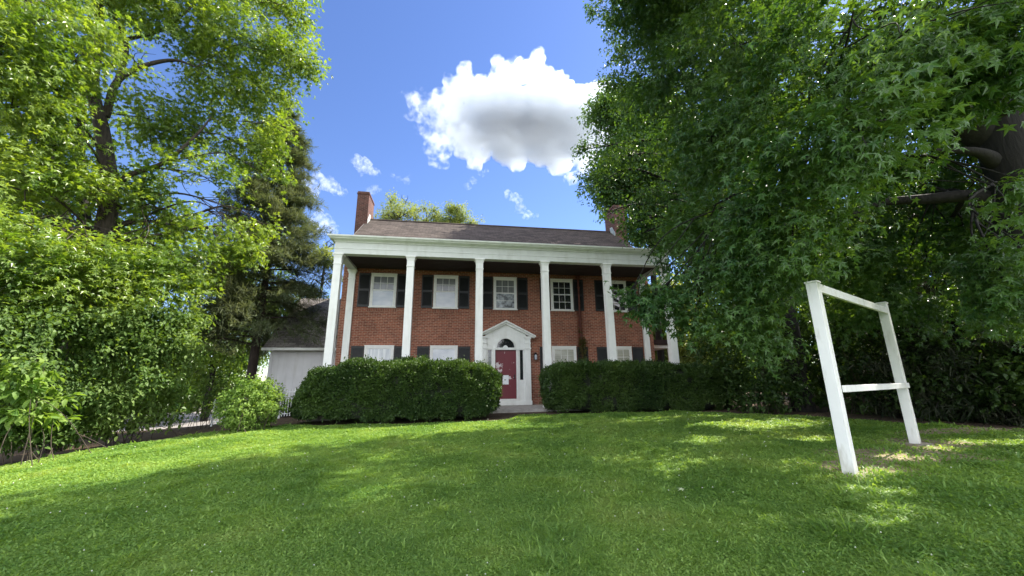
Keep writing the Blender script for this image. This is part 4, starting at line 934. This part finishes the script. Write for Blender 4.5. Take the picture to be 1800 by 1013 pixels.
tree('sweetgum_tree', (gx, gy, g0), 'huge shady sweetgum tree with drooping star leaves at the right', 'tree', G_tr, [.50, .44, .42, .42, .36, .27, .18, .07], G_front+G_back, SWEET_SHADE, BARKD, 'sweetgum trees', top=G_top,
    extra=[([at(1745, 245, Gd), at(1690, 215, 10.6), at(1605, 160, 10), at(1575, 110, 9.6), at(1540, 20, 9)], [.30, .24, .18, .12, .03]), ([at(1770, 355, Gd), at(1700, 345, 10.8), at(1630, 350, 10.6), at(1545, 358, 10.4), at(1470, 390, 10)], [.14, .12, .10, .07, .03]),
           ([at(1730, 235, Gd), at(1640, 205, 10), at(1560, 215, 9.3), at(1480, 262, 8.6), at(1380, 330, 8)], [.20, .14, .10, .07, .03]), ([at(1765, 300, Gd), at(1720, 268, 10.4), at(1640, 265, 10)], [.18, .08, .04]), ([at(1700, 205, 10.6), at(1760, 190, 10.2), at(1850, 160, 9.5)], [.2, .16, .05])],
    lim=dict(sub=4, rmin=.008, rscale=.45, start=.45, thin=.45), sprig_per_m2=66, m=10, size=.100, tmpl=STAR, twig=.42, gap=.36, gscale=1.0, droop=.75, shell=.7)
# tree between it and the house
hx, hy = at(1390, 600, 17.5)[:2]; h0 = g1(hx, hy)
tree('leafy_tree', (hx, hy, h0), 'dense leafy tree overhanging the right end of the house roof', 'tree', [(hx, hy, h0-.2), (hx, hy, 4), (hx-.3, hy-.2, 8), (hx-.6, hy-.4, 12), (hx-.6, hy-.4, 16)], [.38, .32, .26, .18, .06],
    pxblobs([(1160, 60, 14, 1.5), (1085, 30, 13.8, .7), (1120, 165, 14, 1.1), (1070, 150, 14, .55), (1200, 250, 14.4, 1.6), (1090, 275, 13.6, .9), (1030, 262, 13.5, .42), (1052, 320, 13.5, .45), (1130, 360, 13.8, 1.0), (1205, 410, 14, .9), (1115, 415, 13.8, .4), (1280, 150, 14.5, 1.8), (1240, -60, 14.5, 1.9), (1100, -40, 14, 1.0), (1060, 375, 13.6, .25), (1160, 440, 13.6, .4), (1100, 398, 13.5, .38), (1170, 465, 13.2, .4), (1230, 480, 13.2, .7), (1290, 330, 14.8, 1.6), (1330, -120, 15, 2.2), (1090, 90, 13.8, .6), (1040, 20, 13.6, .35), (1270, 440, 14.5, 1.2)]),
    SWEET_SHADE, BARKD, 'trees on the right side', lim=dict(sub=4, rmin=.012), sprig_per_m2=52, m=10, size=.125, tmpl=LEAF, twig=.42, gap=.24, gscale=.9, droop=.5, shell=.75)

# conifers: whorls of boughs carrying flat sprays
def conifer(name, base, label, cat, height, rad, leafmat, barkmat, z_first=.2, levels=24, per=6, size=.30, spray=22, m=6, group=None, power=.8, gapk=.25, droop=.25, tr=.22, ends=1.0, clear=False):
    base = np.array(base, float); root = empty(name, tuple(base), label, cat, group)
    TV = []; TF = []; n0 = 0; PP = []; DD = []
    def put(P, r, k):
        nonlocal n0
        V, F = tube(P, r, k); TV.append(V); TF.append(F+n0); n0 += len(V)
    put(smooth_path([base-np.array([0, 0, .2]), base+np.array([.05, 0, height*.5]), base+np.array([0, .05, height])], 8), np.linspace(tr, .02, 17), 10)
    for lv in range(levels):
        t = z_first+(1-z_first)*(lv+.5*rng.random())/levels
        for q in range(per):
            if rng.random() < gapk: continue
            a = 2*math.pi*rng.random()
            if clear and t < .38 and math.cos(a) > .3 and rng.random() < .35: continue
            L_ = rad*((1-t)/(1-z_first))**power*(.65+.55*rng.random())+.12
            o = np.array([math.cos(a), math.sin(a), 0]); s = base+np.array([0, 0, t*height]); e = s+o*L_+np.array([0, 0, (.30-droop*(1.4-t))*L_])
            Q = smooth_path([s, s+(e-s)*.5+np.array([0, 0, .08*L_]), e], 5); put(Q, np.linspace(.012+.012*L_, .006, len(Q)), 5)
            n = max(3, int(spray*L_)); k = (.25+.75*rng.random(n))**.8
            P = s+(e-s)*k[:, None]+np.array([0, 0, .08*L_])*np.sin(np.pi*k)[:, None]+rng.normal(size=(n, 3))*np.array([.22, .22, .12])*(.3+.35*L_)*ends
            PP.append(np.repeat(P, m, 0)); DD.append(unit(np.repeat(np.tile(o, (n, 1))*.8+.5*rnd(n), m, 0)+.75*rnd(n*m)+np.array([0, 0, -.1])))
    link('trunk', np_mesh('trunk', np.concatenate(TV), [np.concatenate(TF)], barkmat, True), root)
    P = np.concatenate(PP); D = np.concatenate(DD); k = sun_gap(P); P, D = P[k], D[k]
    V, F = place_leaves(P+rng.normal(size=P.shape)*.05, D, unit(np.array([0, 0, 1.0])+.6*rnd(len(P))), size*(.6+.7*rng.random(len(P))), NEEDLE)
    link('crown', np_mesh('crown', V, [F], leafmat), root)
    return root
c0 = at(515, 178, 21.5); cb = (c0[0]-.1, c0[1], g1(c0[0], c0[1]))
conifer('cedar_tree', cb, 'tall brownish cedar tree with bare lower trunk left of the white outbuilding', 'tree', c0[2]-cb[2], 3.5, CEDARL, BARKR, z_first=.20, levels=44, per=8, size=.22, spray=38, m=9, power=.9, gapk=.32, tr=.22, droop=.35, clear=True)
kb = (15.3, 9.6, g1(15.3, 9.6))
conifer('hemlock_tree', kb, 'dark feathery evergreen with drooping boughs behind the sign frame', 'tree', 8.5, 2.9, HEMLOCK, BARKD, z_first=.03, levels=30, per=8, size=.24, spray=26, m=8, power=.6, gapk=.15, tr=.16, droop=.55)

def round_tree(name, base, label, cat, h, r, leafmat, group, nb=14, size=.28, s=9, m=9, gap=.36, trunk=.22, crown_z=.62, tall=1.0, tmpl=LEAF, low=.0):
    base = np.array(base, float); cz = base[2]+h*crown_z; bl = []
    for _ in range(nb):
        o = rnd(1)[0]*rng.random()**.35; bl.append((base*[1, 1, 0]+np.array([0, 0, cz])+o*np.array([r, r, h*(1-crown_z)*tall])*.8, r*(.30+.2*rng.random())))
    tp = [base-[0, 0, .2], base+[0, 0, h*.3], base+[.1, 0, h*.6], base+[.1, .1, h*.9]]
    return tree(name, tuple(base), label, cat, tp, [trunk, trunk*.8, trunk*.5, trunk*.15], bl, leafmat, BARKD, group, lim=dict(sub=3, rmin=.02), sprig_per_m2=s, m=m, size=size, tmpl=tmpl, twig=.7, gap=gap, gscale=.6, shell=.75, droop=.3)
def gb(x, y): return (x, y, g1(x, y))
# pale trees whose tops show above the roof
for px, py, d, h_, r_, lab in ((700, 334, 37, 0, 2.3, 'pale green tree top above the roof beside the left chimney'), (750, 342, 38, 0, 2.1, 'pale green tree top above the roof, second from the left chimney'), (797, 350, 37, 0, 2.1, 'pale green tree top above the roof, third from the left chimney'), (838, 368, 36, 0, 1.8, 'pale green tree top lowest on the roof ridge, fourth from the left chimney')):
    p = at(px, py, d); b = gb(p[0], p[1]); round_tree('pale_tree', b, lab, 'tree', p[2]-b[2], r_, FARL, 'pale trees behind the roof', nb=30, size=.18, s=22, m=9, gap=.40, crown_z=.80, tall=1.1)
p = at(1040, 402, 37); b = gb(p[0], p[1]); round_tree('pale_tree', b, 'small leafy tree top beside the right chimney', 'tree', p[2]-b[2], 1.2, FARL, 'pale trees behind the roof', nb=6, size=.25, s=8, gap=.4, crown_z=.9)
p = at(575, 395, 34); b = gb(p[0], p[1]); round_tree('pale_tree', b, 'pale green tree above the outbuilding roof between cedar and portico', 'tree', p[2]-b[2], 2.4, FARL, 'pale trees behind the roof', nb=14, size=.24, s=8, gap=.42, crown_z=.74)
round_tree('background_tree', gb(12.7, 22.2), 'tall tree rising behind the right gable', 'tree', 23.5, 3.7, SWEET_SHADE, 'trees on the right side', nb=64, size=.22, s=22, gap=.26, crown_z=.68, tall=1.2)
# woodland behind the left side
for x, y, h_, r_, lab in ((-14.5, 27, 9.5, 3.2, 'dark green tree between the cedar trunk and the tall shrub'), (-10.8, 33, 11, 3.2, 'green tree behind the white outbuilding'), (-20, 25, 13, 3.8, 'tall green tree behind the tall left shrub'), (-25, 22, 14, 4.0, 'dark tree behind the shrub at the left edge'), (-17.5, 36, 15, 4.2, 'farthest green tree beyond the driveway')):
    round_tree('background_tree', gb(x, y), lab, 'tree', h_, r_, SWEET, 'trees behind the lawn on the left', nb=20, size=.26, s=11, gap=.34, crown_z=.55, tall=1.1)
# woodland behind the right side; the last tree is added to shade the lawn
for x, y, h_, r_, M_, lab in ((14.5, 25, 9, 3.2, FARL, 'sunlit yellow green tree just right of the side porch'), (19.5, 22, 12, 3.8, SWEET, 'tall tree seen through gaps left of the sign frame'), (24, 17, 13, 4.0, SWEET, 'tall tree seen through the empty sign frame'), (26, 11, 13, 4.0, MAPLE, 'bright tree seen through the boughs right of the sign frame'), (22, 30, 14, 4.2, MAPLE, 'farthest bright tree behind the right end of the house'), (28, 24, 15, 4.4, SWEET, 'far tall tree behind the big right sweetgum'), (15.2, 15.4, 16, 3.4, SWEET_SHADE, 'tall tree added close behind the right hedge end to shade the lawn')):
    round_tree('background_tree', gb(x, y), lab, 'tree', h_, r_, M_, 'trees on the right side', nb=20, size=.28, s=11, gap=.36, crown_z=.55, tall=1.1)
# woods far behind on both sides, one continuous mass
wl = []
for k in range(70):
    a = R_(-62+26*rng.random()) if k < 26 else (R_(17+62*rng.random()) if k < 62 else R_(-36+12*rng.random())); dd_ = 46+16*rng.random()
    xx, yy = dd_*math.sin(a), dd_*math.cos(a); hh = (4+7*rng.random()) if k < 62 else (2+3*rng.random()); r_ = 2.2+1.6*rng.random()
    for zz in np.arange(.8, hh, 2.2): wl.append(((xx+rng.normal(), yy+rng.normal(), zz-.3), r_))
V, F = crown(wl, 8, 7, .42, LEAF, twig=.9, gap=.2, gscale=.5)
tag(link('woodland', np_mesh('woodland', V, [F], SWEET)), kind='stuff')
# shaded understory along the right edge of the lawn
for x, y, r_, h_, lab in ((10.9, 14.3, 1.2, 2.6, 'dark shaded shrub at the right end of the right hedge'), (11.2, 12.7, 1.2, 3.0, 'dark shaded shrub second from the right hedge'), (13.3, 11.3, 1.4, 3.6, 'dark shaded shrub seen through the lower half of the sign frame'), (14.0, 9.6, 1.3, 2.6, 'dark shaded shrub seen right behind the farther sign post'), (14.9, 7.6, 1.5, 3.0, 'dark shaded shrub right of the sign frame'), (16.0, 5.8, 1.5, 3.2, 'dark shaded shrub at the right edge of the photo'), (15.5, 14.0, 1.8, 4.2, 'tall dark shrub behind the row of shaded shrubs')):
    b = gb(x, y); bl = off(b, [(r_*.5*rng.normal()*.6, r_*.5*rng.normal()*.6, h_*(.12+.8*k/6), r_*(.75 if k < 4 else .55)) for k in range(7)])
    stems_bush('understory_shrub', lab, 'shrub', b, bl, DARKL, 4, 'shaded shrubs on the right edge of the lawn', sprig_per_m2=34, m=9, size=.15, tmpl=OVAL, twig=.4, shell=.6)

# ivy on the rusty downspout
ib = (DPX, YW-.15, .62); iv = []
for k in range(22):
    zz = 1.3+2.7*rng.random(); iv.append(((DPX+.02+.09*rng.normal()*(1-(zz-1.3)/3.4), YW-.10, zz), .13+.05*rng.random()))
root = empty('climbing_vine', ib, 'mossy vine climbing the rusty downspout on the brick front', 'vine')
mb = MB(); mb.tube(smooth_path([(DPX+.08, YW-.05, .63), (DPX+.10, YW-.11, 1.8), (DPX-.03, YW-.12, 2.8), (DPX+.05, YW-.12, 3.9)], 5), .012, 5); mb.build('stem', TWIG, root)
V, F = crown(iv, 300, 4, .06, LEAF, twig=.08, keep=lambda P: P[:, 1] < YW-.03); link('foliage', np_mesh('foliage', V, [F], leaf_mat('vine_leaf', (.035, .045, .008), (.09, .085, .016), .3)), root)

# fallen leaves on the lawn
FALL = plain('fallen_leaf', (.33, .38, .22), .7, .25, 20)
for px, py in ((1060, 773), (1200, 866), (1155, 780), (1475, 952), (1009, 852), (542, 806), (1210, 739)):
    q = ground_hit(px, py); zz = q[2]+.04
    V, F = place_leaves(np.array([[0, 0, 0.0]]), rnd(1)*[1, 1, .15], np.array([[.25*rng.normal(), -.25+.2*rng.normal(), 1.0]]), np.array([.065+.02*rng.random()]), STAR)
    o = link('fallen_leaf', np_mesh('fallen_leaf', V, [F], FALL)); o.location = (q[0], q[1], zz)
    tag(o, 'pale star shaped leaf fallen on the mown lawn', 'leaf', 'fallen leaves on the lawn')

# ================================================================ clouds
def cloud(name, label, rows, dist, density, vox, amp, aniso=.35, seed=0, depth=1.0, kids=(9, 6), world=(), zfloor=None, grain=.04, erode=.47):
    cr_ = np.random.default_rng(100+seed); k = dist/680*1.22
    sph = []
    for row in rows:
        px, py, r = row[:3]; dp = row[3] if len(row) > 3 else 1.0
        p = at(px, py, dist*(1+.03*math.sin(px*1.7+py))); r = r*k; vd = unit(p-CAM)
        sph.append((p, r*.9, vd, dp))
        for _ in range(kids[0]):
            o = unit(cr_.normal(size=3)); r2 = r*(.22+.22*cr_.random()); q = p+o*r*.86+vd*(o@vd)*r*(dp-1)*.8; sph.append((q, r2, vd, 1.0))
            for _ in range(kids[1]):
                o2 = unit(unit(cr_.normal(size=3))+.6*o); sph.append((q+o2*r2*.85, r2*(.25+.25*cr_.random()), vd, 1.0))
    for p, r in world:
        p = np.array(p); sph.append((p, r, unit(p-CAM), 1.0))
        for _ in range(7):
            o = unit(cr_.normal(size=3)); o[2] = abs(o[2])*.5; r2 = r*(.2+.25*cr_.random()); sph.append((p+o*r*.85, r2, unit(p-CAM), 1.0))
    tm = bmesh.new(); bmesh.ops.create_icosphere(tm, subdivisions=2, radius=1.0)
    TV = np.array([v.co[:] for v in tm.verts]); TF = np.array([[v.index for v in f.verts] for f in tm.faces]); tm.free()
    VV = []; FF = []; n0 = 0
    for p, r, vd, dp in sph:
        if r < vox*.9: continue
        q = TV*r; q = q+np.outer(q@vd, vd)*(dp-1); VV.append(q+p); FF.append(TF+n0); n0 += len(TV)
    me = np_mesh(name, np.concatenate(VV), [np.concatenate(FF)], None)
    o = link(name, me); md = o.modifiers.new('remesh', 'REMESH'); md.mode = 'VOXEL'; md.voxel_size = vox
    dg = bpy.context.evaluated_depsgraph_get(); me2 = bpy.data.meshes.new_from_object(o.evaluated_get(dg)); o.modifiers.clear(); o.data = me2; bpy.data.meshes.remove(me); me2.name = name
    n = len(me2.vertices); co = np.empty(n*3, np.float32); me2.vertices.foreach_get('co', co); co = co.reshape(-1, 3).astype(float)
    nr = np.empty(n*3, np.float32); me2.vertices.foreach_get('normal', nr); nr = nr.reshape(-1, 3)
    dd = sum((noise3(co/(amp*q)+seed+q)-.5)*wq for q, wq in ((2.2, 1.0), (1.0, .6), (.5, .35)))
    co = co+nr*(dd*amp*1.1)[:, None]
    if zfloor is not None:
        fl_ = zfloor+10*(noise3(co/60+3)-.5)+6*(noise3(co/22+5)-.5); low = co[:, 2] < fl_; co[low, 2] = fl_[low]-.06*(fl_[low]-co[low, 2])
    c = co.mean(0); me2.vertices.foreach_set('co', (co-c).astype(np.float32).ravel()); me2.update(); o.location = c
    M = bpy.data.materials.new('cloud_vapour'); M.use_nodes = True; t = M.node_tree; t.nodes.clear()
    v = t.nodes.new('ShaderNodeVolumePrincipled'); v.inputs['Color'].default_value = (.88, .915, .95, 1); v.inputs['Anisotropy'].default_value = aniso
    q = t.nodes.new('ShaderNodeOutputMaterial'); t.links.new(v.outputs[0], q.inputs['Volume'])
    tc_ = t.nodes.new('ShaderNodeTexCoord'); z_ = t.nodes.new('ShaderNodeTexNoise'); z_.inputs['Scale'].default_value = grain; z_.inputs['Detail'].default_value = 4; z_.inputs['Roughness'].default_value = .62
    m_ = t.nodes.new('ShaderNodeMapRange'); m_.interpolation_type = 'SMOOTHSTEP'; m_.inputs[1].default_value = erode-.10; m_.inputs[2].default_value = erode+.22; m_.inputs[4].default_value = density
    t.links.new(tc_.outputs['Object'], z_.inputs['Vector']); t.links.new(z_.outputs['Fac'], m_.inputs[0]); t.links.new(m_.outputs[0], v.inputs['Density'])
    if zfloor is not None:             # solid towards the middle, ragged towards the rim
        mp_ = t.nodes.new('ShaderNodeMapping'); mp_.inputs['Scale'].default_value = (1/235, 1/230, 1/150); l1 = t.nodes.new('ShaderNodeVectorMath'); l1.operation = 'LENGTH'
        t.links.new(tc_.outputs['Object'], mp_.inputs[0]); t.links.new(mp_.outputs[0], l1.inputs[0])
        m2_ = t.nodes.new('ShaderNodeMapRange'); m2_.inputs[1].default_value = .35; m2_.inputs[2].default_value = 1.15; m2_.inputs[3].default_value = .30; m2_.inputs[4].default_value = -.10; t.links.new(l1.outputs['Value'], m2_.inputs[0])
        a_ = t.nodes.new('ShaderNodeMath'); a_.operation = 'ADD'; t.links.new(z_.outputs['Fac'], a_.inputs[0]); t.links.new(m2_.outputs[0], a_.inputs[1]); t.links.new(a_.outputs[0], m_.inputs[0])
    M.cycles.volume_sampling = 'MULTIPLE_IMPORTANCE'
    me2.materials.clear(); me2.materials.append(M)
    return tag(o, label, 'cloud')
_base = [((CAM+unit(np.array([math.sin(R_(a)), math.cos(R_(a)), 0]))*d)[:2], d, r) for a, d, r in (
    (-5.5, 790, 34), (-1, 780, 48), (4, 775, 52), (9, 775, 55), (14, 780, 55), (19, 790, 55), (24, 800, 60), (-4, 850, 40), (1, 860, 55), (7, 860, 60), (13, 860, 60), (19, 870, 60), (22, 830, 60), (25, 880, 65),
    (-3, 930, 40), (3, 930, 50), (9, 935, 55), (15, 940, 60), (21, 950, 60), (27, 960, 60), (-2.5, 985, 26), (3, 990, 22), (10, 985, 30), (17, 1010, 40), (22, 1040, 42), (19, 1080, 26), (23, 1110, 34))]
ZB = 590.0
cloud('cloud', 'large white cumulus cloud with grey flat base above the house', [(726, 172, 15), (722, 200, 11), (765, 195, 34), (815, 165, 36), (850, 155, 27), (880, 172, 42), (909, 116, 20), (885, 142, 32), (935, 138, 34), (955, 145, 28), (985, 170, 32), (1015, 195, 34), (1045, 215, 36), (1070, 230, 40), (890, 195, 40), (950, 190, 40), (800, 200, 34), (1010, 225, 30)], 800, .05, 3.0, 11, aniso=.08,
    world=[((p[0], p[1], ZB+r*.45), r) for p, d, r in _base], zfloor=ZB)
cloud('cloud', 'small torn white cloud left of the large cloud', [(628, 283, 9), (640, 292, 13), (652, 300, 9), (664, 306, 5)], 1000, .03, 2.5, 6, seed=3, grain=.085, erode=.52)
cloud('cloud', 'faint white wisp of cloud above the roof ridge', [(690, 308, 4), (702, 314, 5), (716, 318, 7), (722, 308, 4)], 1000, .016, 2, 4, seed=5, grain=.085, erode=.52)
cloud('cloud', 'small white cloud scrap just under the large cloud', [(822, 328, 6), (832, 318, 7), (846, 306, 6), (855, 300, 4)], 1000, .02, 2, 4, seed=8, grain=.085, erode=.52)
cloud('cloud', 'small white cloud low over the right half of the roof', [(892, 340, 7), (905, 348, 9), (915, 365, 10), (928, 378, 9), (942, 381, 5), (915, 350, 6)], 1000, .03, 2, 4.5, seed=11, grain=.085, erode=.52)
cloud('cloud', 'white cloud bank beside the cedar top', [(560, 315, 12), (575, 325, 12), (590, 332, 10), (603, 338, 7), (545, 330, 14)], 1000, .03, 2.5, 6, seed=13, grain=.085, erode=.52)
cloud('cloud', 'white cloud peeping between cedar and left chimney', [(562, 385, 12), (575, 395, 13), (550, 400, 14), (588, 405, 8)], 1000, .03, 2.5, 5, seed=15, grain=.085, erode=.52)
cloud('cloud', 'tiny white cloud beside the top of the left chimney', [(648, 335, 6), (658, 332, 7), (668, 334, 4)], 1000, .025, 2, 4, seed=17, grain=.085, erode=.52)
